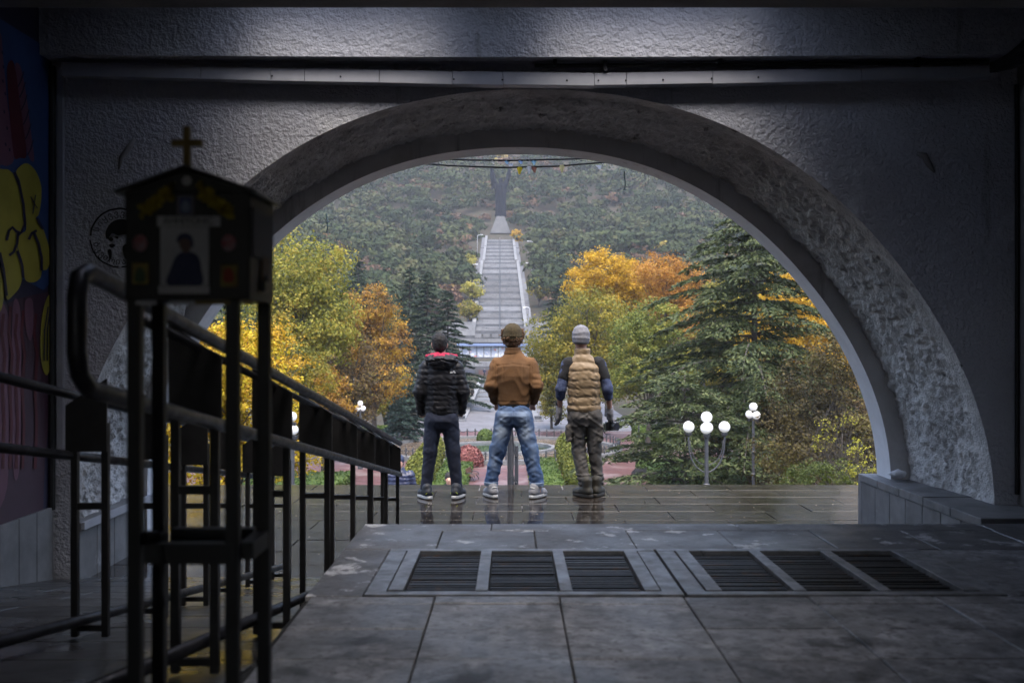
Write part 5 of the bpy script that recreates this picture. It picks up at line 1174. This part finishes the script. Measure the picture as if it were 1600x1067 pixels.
def wear_fn(seats, hi=.0):
    def f(V):
        w_ = np.zeros(len(V))
        for (x, z, rx, rz, a) in seats: w_ += a*np.exp(-((V[:,0]-x)/rx)**2 - ((V[:,2]-z)/rz)**2)*(V[:,1] < .05)
        w_ += .35*np.clip(vnoise(V[:,0]*22, V[:,1]*22, (V[:,2]+V[:,0]*.5)*30, 8) - .55, 0, 1)
        return np.clip(w_*(.6 + .8*vnoise(V[:,0]*12, V[:,1]*12, V[:,2]*20, 6)), 0, .9)
    return f
def body(g, J, hc, hands=None, res=HV):
    B = Field(*BB, res)
    for s in 'LR':
        limb(B, [J['hip'+s], J['knee'+s], J['ank'+s]], [.075, .050, .034]); a = np.array(J['ank'+s]); B.cone(a + (0,-.03,-.03), a + (0,.11,-.045), .03, .024)
        limb(B, [J['sh'+s], J['el'+s], J['wr'+s]], [.045, .036, .026])
    P, Cc = J['pelvis'], J['chest']; nk = J['neck']
    B.prof([(P[2]-.06,P[0],P[1],.12,.08),(P[2]+.08,P[0],P[1],.125,.085),(Cc[2],Cc[0],Cc[1],.135,.09),(nk[2]-.07,nk[0],nk[1],.12,.07),(nk[2]-.01,nk[0],nk[1],.05,.05)])
    B.cone((nk[0], nk[1], nk[2]-.05), (hc[0], hc[1]-.01, hc[2]-.05), .056, .052); head(B, hc)
    if hands: 
        for h_ in hands: hand(B, *h_)
    else:
        for s in 'LR': hand(B, J['wr'+s], J.get('hd'+s, (0,.7,-.7)), (1 if s == 'L' else -1, .2, 0), .6, .95)
    return obj('body', B.mesh('body'), SKIN, g)
# ------------------------------------------------------------------ man 1: black hooded puffer
d1_ = 10.33; c1 = W(690, 540, d1_)
m1 = person('person', 'person in black puffer jacket with red hood lining, seen from behind', (c1.x, d1_, .004), R(5))
J1 = dict(hipL=(-.085,0,.86), hipR=(.085,0,.86), kneeL=(-.125,.01,.47), kneeR=(.125,.01,.47), ankL=(-.165,0,.09), ankR=(.170,0,.09), pelvis=(0,0,.88), chest=(0,0,1.22), neck=(0,-.005,1.445),
          shL=(-.145,0,1.325), shR=(.145,0,1.325), elL=(-.235,-.04,1.10), elR=(.235,-.04,1.10), wrL=(-.19,.10,.90), wrR=(.19,.10,.90))
HC1 = (-.02, .02, 1.585); body(m1, J1, HC1)
F = Field((-.36,-.25,.80), (.36,.28,1.50), .009)
F.prof([(.855,0,0,.158,.118),(.90,0,0,.172,.132),(1.05,0,0,.172,.132),(1.22,0,-.005,.186,.138),(1.33,0,-.005,.178,.128),(1.40,0,0,.135,.105),(1.45,0,0,.09,.08),(1.475,0,0,.07,.07)], 2.4)
for s in (-1, 1): limb(F, [(s*.155,-.005,1.345), (s*.225,-.03,1.10), (s*.205,.09,.89)], [.078, .066, .052], .025)
F.disp(puff(.054, .0065, .86)); obj('puffer_jacket', F.mesh('puffer_jacket'), M_JACK, m1)
F = Field((-.2,-.24,1.32), (.2,.16,1.60), .006)
F.ell((0,-.075,1.435), (.175,.10,.055), .02); F.ell((0,-.105,1.385), (.135,.06,.062), .03); F.cone((-.11,-.02,1.455), (-.08,.07,1.435), .035, .03, .03); F.cone((.11,-.02,1.455), (.08,.07,1.435), .035, .03, .03)
F.disp(puff(.05, .008, 1.39, .25)); obj('hood', F.mesh('hood'), M_JACK, m1)
F = Field((-.2,-.24,1.38), (.2,.16,1.60), .006)
F.ell((-.01,-.06,1.462), (.130,.085,.034), .02); F.cone((-.150,-.04,1.468), (-.04,-.085,1.488), .018, .018, .02); F.cone((.150,-.03,1.470), (.02,-.085,1.488), .016, .018, .02); F.disp(lambda X,Y,Z: .008*(vnoise(X*45,Y*45,Z*45,2)-.5)); obj('hood_lining', F.mesh('hood_lining'), M_RED, m1)
F = Field((-.14,-.14,1.46), (.11,.16,1.75), .005)
F.ell((HC1[0], HC1[1]-.018, HC1[2]+.034), (.082,.102,.094), .01); F.ell((HC1[0], HC1[1]-.045, HC1[2]-.015), (.068,.066,.070), .02); F.ell((HC1[0], HC1[1]+.13, HC1[2]-.035), (.10,.10,.085), 0, sub=True); F.disp(lambda X,Y,Z: .008*(vnoise(X*70,Y*70,Z*70,6)-.5)); obj('hair', F.mesh('hair'), M_HAIR, m1)
F = Field((-.3,-.25,.06), (.3,.25,.96), .009)
F.prof([(.72,0,0,.155,.105),(.80,0,-.012,.163,.125),(.88,0,0,.155,.115),(.935,0,0,.150,.11)], 2.3)
for s in (-1, 1): limb(F, [(s*.082,-.01,.78), (s*.12,.0,.48), (s*.160,0,.10)], [.098, .070, .056], .03); F.ell((s*.07,-.06,.83), (.075,.06,.09), .03)
F.disp(folds(.005, 6, 60, 1)); obj('jeans', F.mesh('jeans', ('wear', wear_fn([(-.1,.62,.05,.12,.3),(.1,.62,.05,.12,.3)]))), M_JEAN1, m1)
sh_m, so_m = shoe(0,0,0); sh_m.materials.append(M_TR1); so_m.materials.append(M_SOLE)
for s in (-1, 1):
    o = obj('shoe', sh_m, None, m1, (s*.172, .0, 0)); o.rotation_euler = (0,0,-s*R(24)); obj('sole', so_m, None, o)
    for k in range(2): MB().tube(bez((-.046*s,-.09+.05*k,.05),(-.05*s,-.02,.10),(.01*s,.03+.02*k,.095),8), .0055, 6).build('neon_stripe', M_NEON, o, smooth=True)
    MB().tube(bez((.04*s,-.11,.055),(0,-.135,.10),(-.04*s,-.11,.055),8), .005, 6).build('neon_stripe', M_NEON, o, smooth=True)
LOGO = M('white_print', (.8,.8,.82), rough=.6)
lg = MB(); 
for k, r_ in enumerate((.024, .015)):
    for q in range(8):
        a0, a1 = math.pi/2*q/8, math.pi/2*(q+1)/8; r0, r1 = r_-.0055, r_
        lg.add([(r1*math.cos(a0),0,r1*math.sin(a0)),(r0*math.cos(a0),0,r0*math.sin(a0)),(r0*math.cos(a1),0,r0*math.sin(a1)),(r1*math.cos(a1),0,r1*math.sin(a1))], [(0,1,2,3)])
for k in range(3): lg.add([(-.032,0,.000+.006*k),(-.004,0,.000+.006*k),(-.004,0,.0035+.006*k),(-.032,0,.0035+.006*k)], [(0,1,2,3)])
lg.build('chest_logo', LOGO, m1, loc=(.115,-.158,1.295)).rotation_euler = (0,0,R(6))
lg2 = MB().box(-.002,.002,-.015,.015,-.012,.012).build('sleeve_logo', LOGO, m1, loc=(-.262,-.03,1.275))
# ------------------------------------------------------------------ man 2: brown suede jacket
d2_ = 10.38; c2 = W(803, 540, d2_)
m2 = person('person', 'person in brown suede jacket and olive beanie standing in the middle', (c2.x, d2_, .004), R(-4))
J2 = dict(hipL=(-.095,0,.92), hipR=(.095,0,.92), kneeL=(-.175,.01,.50), kneeR=(.175,.01,.50), ankL=(-.235,0,.10), ankR=(.255,0,.10), pelvis=(0,0,.95), chest=(0,0,1.28), neck=(-.01,-.005,1.50),
          shL=(-.15,0,1.35), shR=(.15,0,1.35), elL=(-.26,-.05,1.16), elR=(.26,-.05,1.16), wrL=(-.18,.11,.97), wrR=(.18,.11,.97))
HC2 = (-.015, .015, 1.655); body(m2, J2, HC2)
F = Field((-.40,-.26,.90), (.40,.30,1.56), .009)
F.prof([(.955,0,0,.168,.115),(.985,0,0,.172,.122),(1.10,0,0,.180,.132),(1.26,0,-.008,.196,.145),(1.37,0,-.008,.188,.132),(1.44,0,0,.145,.105),(1.49,0,0,.10,.085),(1.525,0,0,.075,.07)], 2.4)
for s in (-1, 1): limb(F, [(s*.165,-.005,1.375), (s*.232,-.045,1.16), (s*.20,.085,1.0)], [.080, .066, .048], .03)
def suede(X, Y, Z):
    f = .006*(np.abs(np.sin(Z*26 + 9*vnoise(X*6,Y*6,Z*5,7) + 6*np.abs(X))) - .5)*np.clip((1.40-Z)/.2, 0, 1)
    yoke = np.exp(-((Z - (1.385 - .10*np.abs(X) + .0))/.006)**2)*(Y < 0)*.006*(np.abs(X) < .18)
    band = np.exp(-((Z-.995)/.006)**2)*.006*(np.abs(X) < .17)
    seam = np.exp(-((np.abs(X) - (.165+.02*(1.4-Z)))/.006)**2)*.005*(Y < 0)*(Z < 1.38)
    pl = np.exp(-((np.abs(X) - .10)/.006)**2)*.004*(Y < 0)*(Z < 1.38)*(Z > 1.2)
    return f + yoke + band + seam + pl - .012*(np.abs(X) > .20)*np.abs(np.sin(Z*34 + 5*vnoise(X*7,Y*7,Z*7,2)))*.6
F.disp(suede); obj('suede_jacket', F.mesh('suede_jacket'), M_SUEDE, m2)
F = Field((-.14,-.14,1.46), (.14,.16,1.60), .006); F.prof([(1.49,-.01,-.005,.098,.085),(1.53,-.01,-.005,.082,.080),(1.556,-.01,-.008,.078,.078)], 2.2); obj('collar', F.mesh('collar'), M_SUEDE, m2)
F = Field((-.22,-.18,.88), (.22,.18,1.02), .009); F.prof([(.915,0,0,.160,.112),(.985,0,0,.166,.116)], 2.4); F.disp(folds(.003,8,60,4)); obj('shirt_hem', F.mesh('shirt_hem'), M_BLK, m2)
F = Field((-.36,-.26,.10), (.36,.26,1.0), .009)
F.prof([(.76,0,0,.170,.11),(.85,0,-.016,.172,.136),(.92,0,-.004,.160,.122),(.965,0,0,.156,.112)], 2.3)
for s in (-1, 1): limb(F, [(s*.09,-.01,.83), (s*.165,.0,.50), (s*.232,0,.20)], [.102, .082, .070], .03); F.cone((s*.232,0,.195), (s*.240,0,.165), .072, .071, .005)
F.clipz(.125)
pk = lambda X,Y,Z: -.005*((np.abs(np.abs(X)-.085) < .052)*(Z > .775 + .3*np.abs(np.abs(np.abs(X)-.085)-.0)*.5)*(Z < .885)*(Y < 0)) + .004*np.exp(-(X/.005)**2)*(Z > .74)*(Y < 0) + .004*np.exp(-((Z-.905-.25*np.abs(X)*0)/.005)**2)
F.disp(folds(.0085, 7, 46, 3, pk)); obj('jeans', F.mesh('jeans', ('wear', wear_fn([(-.12,.70,.055,.10,1.0),(.12,.70,.055,.10,1.0),(-.085,.86,.07,.06,.6),(.085,.86,.07,.06,.6),(-.2,.45,.04,.2,.3),(.2,.45,.04,.2,.3)]))), M_JEAN2, m2)
for s in (-1, 1):
    F = Field((-.12,-.12,.09), (.12,.12,.20), .006); F.prof([(.118,0,0,.073,.080),(.158,0,0,.076,.083)], 2.1); F.disp(folds(.003,8,70,5)); o = obj('rolled_cuff', F.mesh('rolled_cuff', ('wear', lambda V: np.full(len(V), .45))), M_JEAN2, m2, (s*.238, 0, 0))
F = Field((-.16,-.16,1.54), (.14,.17,1.90), .006)
F.ell((HC2[0], HC2[1]-.012, HC2[2]+.045), (.102,.116,.112), .01); F.ell((HC2[0], HC2[1]-.04, HC2[2]+.0), (.098,.086,.075), .02); F.clipz(1.618); F.disp(lambda X,Y,Z: .003*np.sin(np.arctan2(X-HC2[0], Y-HC2[1])*44) - .004*np.exp(-((Z-1.675)/.007)**2)); obj('beanie', F.mesh('beanie'), M_OLIVE, m2)
n = 1500; u = rng.normal(size=(n,3)); u /= np.linalg.norm(u, axis=1)[:,None]; C = u*np.array([.107,.114,.118]) + np.array([HC2[0], HC2[1]-.01, HC2[2]+.035]); C = C[((C[:,2] < 1.655) & (C[:,2] > 1.565) & (C[:,1] < .06)) | ((np.abs(C[:,0]-HC2[0]) > .088) & (C[:,1] > -.02) & (C[:,2] > 1.58) & (C[:,2] < 1.74))]
mb = MB()
for c in C:
    c = Vector(c); a = Vector(rng.normal(size=3))*.012; b = Vector(rng.normal(size=3))*.012; mb.tube(bez(c-a, c+b+Vector((c.x-HC2[0],c.y-HC2[1],0))*.12, c+a, 4), .0042, 4)
hr = mb.build('hair', M_CURL, m2)
F = Field((-.16,-.16,1.50), (.14,.12,1.70), .006); F.ell((HC2[0], HC2[1]-.035, HC2[2]-.035), (.082,.078,.072), .02); F.clipz(None,1.64); F.disp(lambda X,Y,Z: .014*(vnoise(X*50,Y*50,Z*50,4)-.5)); obj('hair_base', F.mesh('hair_base'), M_CURL, m2)
sh2, so2 = shoe(0,0,0); sh2.materials.append(M_TR2); so2.materials.append(M_SOLE)
for s in (-1, 1):
    o = obj('shoe', sh2, None, m2, (s*.245, 0, 0)); o.rotation_euler = (0,0,-s*R(30)); obj('sole', so2, None, o); MB().tube(bez((.03*s,-.09,.10),(0,-.135,.12),(-.03*s,-.09,.10),8), .010, 6).build('heel_tab', M_SOLE, o, smooth=True)
    MB().tube(bez((-.047*s,-.07,.055),(-.052*s,.0,.085),(-.03*s,.06,.085),8), .006, 6).build('side_stripe', M_SOLE, o, smooth=True)
# ------------------------------------------------------------------ man 3: tan vest, gloves, camera
d3_ = 10.44; c3 = W(913, 540, d3_)
m3 = person('person', 'person in tan padded vest and pale beanie holding a camera', (c3.x, d3_, .004))
J3 = dict(hipL=(-.080,0,.90), hipR=(.080,0,.90), kneeL=(-.050,.02,.49), kneeR=(.115,.02,.49), ankL=(.0,-.03,.11), ankR=(.145,.05,.11), pelvis=(0,0,.92), chest=(-.005,0,1.25), neck=(-.02,-.005,1.49),
          shL=(-.180,0,1.375), shR=(.165,0,1.375), elL=(-.245,-.03,1.12), elR=(.240,-.03,1.12), wrL=(-.262,.03,.905), wrR=(.275,.05,.895))
HC3 = (-.035, .015, 1.635); body(m3, J3, HC3, hands=[(J3['wrL'], (-.06,.12,-1), (.5,.8,0), .35, .9), (J3['wrR'], (.02,.2,-1), (-.5,.7,0), .8, .9)])
F = Field((-.32,-.24,.84), (.32,.26,1.56), .009)
F.prof([(.885,-.005,0,.172,.125),(.92,-.005,0,.180,.135),(1.05,-.005,0,.166,.130),(1.22,-.005,-.005,.178,.138),(1.34,-.01,-.005,.172,.128),(1.42,-.015,0,.128,.100),(1.48,-.02,0,.088,.082),(1.545,-.02,0,.080,.076)], 2.5)
F.disp(puff(.088, .0105, .885)); obj('padded_vest', F.mesh('padded_vest'), M_TAN, m3)
for s in (-1, 1):
    a, b, c = [np.array(J3[k+('L' if s < 0 else 'R')]) for k in ('sh','el','wr')]
    F = Field((min(0,s)*.40,-.22,.92), (max(0,s)*.40,.26,1.50), .009); limb(F, [a, b, b + (c-b)*.34], [.064, .055, .049], .02); F.disp(folds(.006, 5, 60, 9)); o = obj('long_sleeve', F.mesh('long_sleeve'), M_NAVY, m3); o['label'] = 'blue marl knitted sleeve pushed up to the elbow'
    F = Field((min(0,s)*.40,-.22,1.16), (max(0,s)*.40,.26,1.52), .009); limb(F, [a + (-s*.02,0,.010), a + (b-a)*.52], [.076, .066], .02); F.disp(folds(.004, 5, 50, 2)); obj('short_sleeve', F.mesh('short_sleeve'), M_BLK, m3)
F = Field((-.3,-.25,.06), (.3,.25,1.0), .009)
F.prof([(.74,0,0,.160,.108),(.83,0,-.01,.168,.125),(.91,0,0,.160,.115),(.965,0,0,.155,.112)], 2.3)
limb(F, [(-.082,-.01,.82), (-.058,.02,.49), (.0,-.03,.15)], [.098, .072, .056], .015); limb(F, [(.090,-.01,.82), (.112,.02,.49), (.145,.04,.15)], [.098, .070, .056], .015)
F.box((-.165,-.01,.66), (.028,.07,.085), .015, .015); F.box((.165,-.01,.66), (.028,.07,.085), .015, .015)
for s in (-1, 1): F.ell((s*.072,-.06,.86), (.075,.06,.09), .03)
F.disp(folds(.0085, 4, 60, 6, lambda X,Y,Z: -.010*(Z < .24)*np.abs(np.sin(Z*60)))); obj('cargo_trousers', F.mesh('cargo_trousers', ('wear', wear_fn([(-.07,.55,.05,.15,.4),(.09,.55,.05,.15,.4),(-.05,.40,.05,.10,.4)]))), M_CARGO, m3)
F = Field((-.16,-.16,1.55), (.12,.17,1.86), .006)
F.ell((HC3[0], HC3[1]-.012, HC3[2]+.052), (.097,.112,.112), .01); F.ell((HC3[0], HC3[1]-.03, HC3[2]+.0), (.094,.095,.07), .02); F.clipz(1.585); F.disp(lambda X,Y,Z: .004*np.abs(np.sin(Z*62 + 3*vnoise(X*8,Y*8,Z*8,2)))); obj('beanie', F.mesh('beanie'), M_GREYHAT, m3)
def glove(J, dirv, th, curl, nm):
    F = Field(np.array(J)-(.12,.14,.22), np.array(J)+(.12,.16,.06), .005); hand(F, J, dirv, th, curl, 1.10); F.cone(np.array(J)+(0,0,.03), np.array(J)-(0,0,.03), .034, .034, .015); obj('glove', F.mesh('glove'), M_GLOVE, m3)
glove(J3['wrL'], (-.06,.12,-1), (.5,.8,0), .35, 'L'); glove(J3['wrR'], (.02,.2,-1), (-.5,.7,0), .8, 'R')
wl = np.array(J3['wrL']); MB().tube([tuple(wl+(0,0,.045)), tuple(wl+(.002,-.004,.078))], .037, 14).build('wristwatch', M_BLK, m3, smooth=True)
bt, bs = shoe(0,0,0, top=.17, ank=.058); bt.materials.append(M_BOOT); bs.materials.append(M_BLSOLE)
for (x, y, a) in ((-.015,-.04,38), (.150,.04,-22)):
    o = obj('boot', bt, None, m3, (x, y, 0)); o.rotation_euler = (0,0,R(a)); obj('sole', bs, None, o)
# the camera he holds: its own thing
CAMB = M('camera_black', (.010,.010,.011), (.016,.016,.018), 60, .4); 
wr = np.array(J3['wrR']); cp = (c3.x + wr[0] + .022, d3_ + wr[1] + .05, wr[2] - .165)
kc = thing('camera', 'black photo camera hanging from the gloved right hand', 'camera', cp, R(20))
F = Field((-.09,-.07,-.07), (.09,.07,.08), .005); F.box((0,0,0), (.070,.030,.048), .01, .012); F.box((0,0,.05), (.025,.026,.02), .012, .01); F.box((.058,-.02,0), (.016,.024,.045), .012, .014); obj('camera_body', F.mesh('camera_body'), CAMB, kc)
MB().tube([(0,-.028,0),(0,-.06,0),(0,-.062,0),(0,-.12,0)], [.034,.034,.038,.038], 18).build('lens', CAMB, kc, smooth=False); MB().tube([(0,-.121,0),(0,-.123,0)], .030, 18).build('front_glass', M('lens_glass', (.02,.02,.03), rough=.05), kc)
MB().tube(bez((-.075,0,.03),(-.12,.02,-.10),(.0,.03,-.09),10), .005, 6).build('strap', CAMB, kc, smooth=True); MB().lathe([(.010,0),(.010,.012)], 10, (.045,0,.048)).build('dial', CAMB, kc)
# ------------------------------------------------------------------ the people coming up the stairs and far away
def walker(label, px, py_headtop, d, coat, trou, hat=None, hair=M_HAIR, scale=1.0, face_cam=True, quilt=True, h=.014):
    t = W(px, py_headtop, d); z0 = t.z - 1.74*scale
    g = person('person', label, (t.x, d, z0), R(180) if face_cam else 0); g.scale = (scale,)*3
    J = dict(hipL=(-.085,0,.88), hipR=(.085,0,.88), kneeL=(-.10,.06,.48), kneeR=(.10,-.02,.48), ankL=(-.10,.05,.09), ankR=(.10,-.12,.12), pelvis=(0,0,.90), chest=(0,0,1.24), neck=(0,0,1.47), shL=(-.19,0,1.39), shR=(.19,0,1.39), elL=(-.25,-.03,1.12), elR=(.25,-.03,1.12), wrL=(-.24,.08,.90), wrR=(.24,.05,.90))
    hc = (0,.02,1.62); body(g, J, hc, res=.013 if d < 50 else .02)
    F = Field((-.42,-.25,.78), (.42,.28,1.56), h); F.prof([(.84,0,0,.17,.13),(1.05,0,0,.18,.135),(1.25,0,0,.20,.145),(1.39,0,0,.195,.13),(1.48,0,0,.10,.09),(1.53,0,0,.085,.085)], 2.4)
    for s in 'LR': limb(F, [J['sh'+s], J['el'+s], J['wr'+s]], [.085,.072,.055], .03)
    F.disp(puff(.075,.012,.85)) if quilt else F.disp(folds(.004,5,40,3)); obj('jacket', F.mesh('jacket'), coat, g)
    F = Field((-.3,-.25,.05), (.3,.25,1.0), h); F.prof([(.76,0,0,.15,.11),(.95,0,0,.155,.115)], 2.3)
    for s in 'LR': limb(F, [J['hip'+s], J['knee'+s], J['ank'+s]], [.10,.075,.06], .03)
    obj('trousers', F.mesh('trousers'), trou, g)
    F = Field((-.14,-.16,1.5), (.14,.17,1.84), .008); F.ell((0,.0,1.655), (.088,.105,.10), .01)
    if hat: F.ell((0,-.02,1.60), (.085,.085,.07), .02)
    F.ell((0,.16,1.575), (.09,.10,.085), 0, sub=True); obj('hood' if hat else 'hair', F.mesh('head_cover'), hat or hair, g)
    for s in 'LR': a = J['ank'+s]; MB().hexa([(a[0]-.05,a[1]-.10,a[2]-.09),(a[0]+.05,a[1]-.10,a[2]-.09),(a[0]+.05,a[1]+.18,a[2]-.09),(a[0]-.05,a[1]+.18,a[2]-.09),(a[0]-.045,a[1]-.09,a[2]+.02),(a[0]+.045,a[1]-.09,a[2]+.02),(a[0]+.04,a[1]+.15,a[2]-.05),(a[0]-.04,a[1]+.15,a[2]-.05)]).build('shoe', M_TR1, g, bevel=.02)
    return g
M_NVP = M('navy_puffer', (.018,.024,.062), (.012,.016,.04), 14, .4)
walker('person in navy quilted jacket climbing the stairs behind the railing', 624, 711, 17.5, M_NVP, M_JEAN1, hat=M_NVP)
walker('person whose head shows between the legs of the black-jacket man', 702, 738, 19.0, M_BLK, M_JEAN1)
walker('tiny dark person walking beside the distant lower stairs', 738, 606, 150, M_BLK, M_BLK, h=.02, quilt=False)
walker('tiny person in dark coat on the far terrace below the posters', 757, 575, 188, M_NVP, M_BLK, h=.02, quilt=False)
# handrail of the stairs, seen between the legs of the man in the middle
hr_ = thing('stair_handrail', 'black iron handrail leading down the stairs behind middle man', 'railing', (.0, 12, 0))
for k, (px, d) in enumerate(((796, 12.0), (807, 13.2), (801, 15.0))):
    x = (px-800)/FPX*d; zs = -(int((d - D_EDGE)/.45) + 1)*(8.6/54)
    o = MB().tube([(x, d, zs), (x, d, zs + 1.05)], .026, 8).build('post', IRON, hr_); o.location = -Vector(hr_.location)
pa, pb2 = W(796, 660, 12.0), W(807, 664, 12.1)
def hp(px, d): return ((px-800)/FPX*d, d, -(d - D_EDGE)/.45*(8.6/54) + .93)
o = MB().tube([hp(796, 11.7), hp(801, 13.2), hp(800, 15.2)], .024, 8).build('handrail', IRON, hr_, smooth=True); o.location = -Vector(hr_.location)
for dz in (.15, .5, .78):
    a = Vector(hp(796, 12.0)) - Vector((0,0,dz)); b = Vector(hp(807, 13.2)) - Vector((0,0,dz)); o = MB().tube(bez(a, (a+b)/2 - Vector((0,0,.12)), b, 6), .013, 6).build('hoop', IRON, hr_, smooth=True); o.location = -Vector(hr_.location)
# ------------------------------------------------------------------ monument on the hill
mo = thing('monument', 'dark colossal robed statue with raised arms above the cascade', 'monument', (axx(540)+.4, 540, 64.5))
pz0 = W(783, 357, 540).z - 64.5; pz1 = W(783, 338, 540).z - 64.5
MB().add([(-5.6,-4,pz0-3),(5.6,-4,pz0-3),(5.6,6,pz0-3),(-5.6,6,pz0-3),(-2.1,-1,pz1),(2.1,-1,pz1),(2.1,3,pz1),(-2.1,3,pz1)], [(4,5,6,7),(0,1,5,4),(1,2,6,5),(2,3,7,6),(3,0,4,7)]).build('pedestal', M('pale_pedestal_stone', (.075,.08,.09), (.05,.054,.06), .4, .7), mo)
F = Field((-8,-4,pz1-.5), (8,6,pz1+34), .28); b = pz1
F.prof([(b,0,1,3.0,2.2),(b+3,0,1,2.7,2.0),(b+9,0,1,2.7,2.0),(b+14,0,1,3.0,2.0),(b+16.6,0,1,3.3,1.8),(b+17.8,0,1,1.4,1.1)], 2.2, .5)
F.ell((0,.8,b+19.3), (1.3,1.3,1.6), .4)
for s in (-1, 1):
    F.cone((s*2.2,1,b+16.4), (s*4.0,.5,b+20.5), 1.4, 1.2, .6); F.cone((s*4.0,.5,b+20.5), (s*4.9,.2,b+26), 1.2, .8, .5); F.cone((s*4.4,.6,b+22.5), (s*(4.4 if s < 0 else 3.2),.8,b+(15 if s < 0 else 17)), 1.4, .4, .5)
F.disp(lambda X,Y,Z: 0*X)
X_, Y_, Z_ = np.meshgrid(*F.ax, indexing='ij'); F.F += .22*np.sin(np.arctan2(X_, Y_-1)*9 + Z_*.25)*(Z_ < b+18)*(np.abs(F.F) < 1.2)
obj('statue', F.mesh('statue'), BRONZE, mo)
# ------------------------------------------------------------------ fallen leaves and droplets on the wet plaza
n = 320; C = np.stack([rng.uniform(-5, 5, n), rng.uniform(6.8, 11.2, n), np.full(n, .004)], -1)
a = rng.uniform(0, 6.28, n); s = rng.uniform(.004, .013, n); ca_, sa_ = np.cos(a)*s, np.sin(a)*s
V = np.stack([C + np.stack([ca_, sa_, np.zeros(n)], -1), C + np.stack([-sa_*.7, ca_*.7, np.full(n,.003)], -1), C - np.stack([ca_, sa_, np.zeros(n)], -1), C + np.stack([sa_*.7, -ca_*.7, np.zeros(n)], -1)], 1).reshape(-1,3)
tag(obj('fallen_bits', fast_mesh('fallen_bits', V, np.arange(n*4).reshape(-1,4)), M('pale_bits', (.22,.19,.14), (.2,.13,.04), 3, .6)), 'small pale leaf bits scattered over the wet plaza', 'litter', kind='stuff')
rk = MB().sphere((0,0,.022), .05, 9, 6, (1.4,1,.6)); rv_ = np.array(rk.v); rv_ += (vnoise(rv_[:,0]*40, rv_[:,1]*40, rv_[:,2]*40, 3)[:,None]-.5)*.02; rk.v = [tuple(v) for v in rv_]
o = rk.build('crumpled_paper', WHITE, None, loc=(W(1400, 745, 7.75).x, 7.72, .565)); tag(o, 'crumpled white paper lying on the right plinth', 'paper')
# ------------------------------------------------------------------ haze over the valley
HAZE = 0.00017
hz = MB().box(-720, 720, -420, 1120, -11, 345).build('haze', None); tag(hz, 'pale bluish autumn haze', 'haze', kind='stuff')
hm = bpy.data.materials.new('haze'); hm.use_nodes = True; t = hm.node_tree; t.nodes.clear(); pv = t.nodes.new('ShaderNodeVolumePrincipled'); pv.inputs['Color'].default_value = (.79,.84,.95,1); pv.inputs['Density'].default_value = HAZE; pv.inputs['Anisotropy'].default_value = .2
oo = t.nodes.new('ShaderNodeOutputMaterial'); t.links.new(pv.outputs[0], oo.inputs['Volume']); hz.data.materials.append(hm)
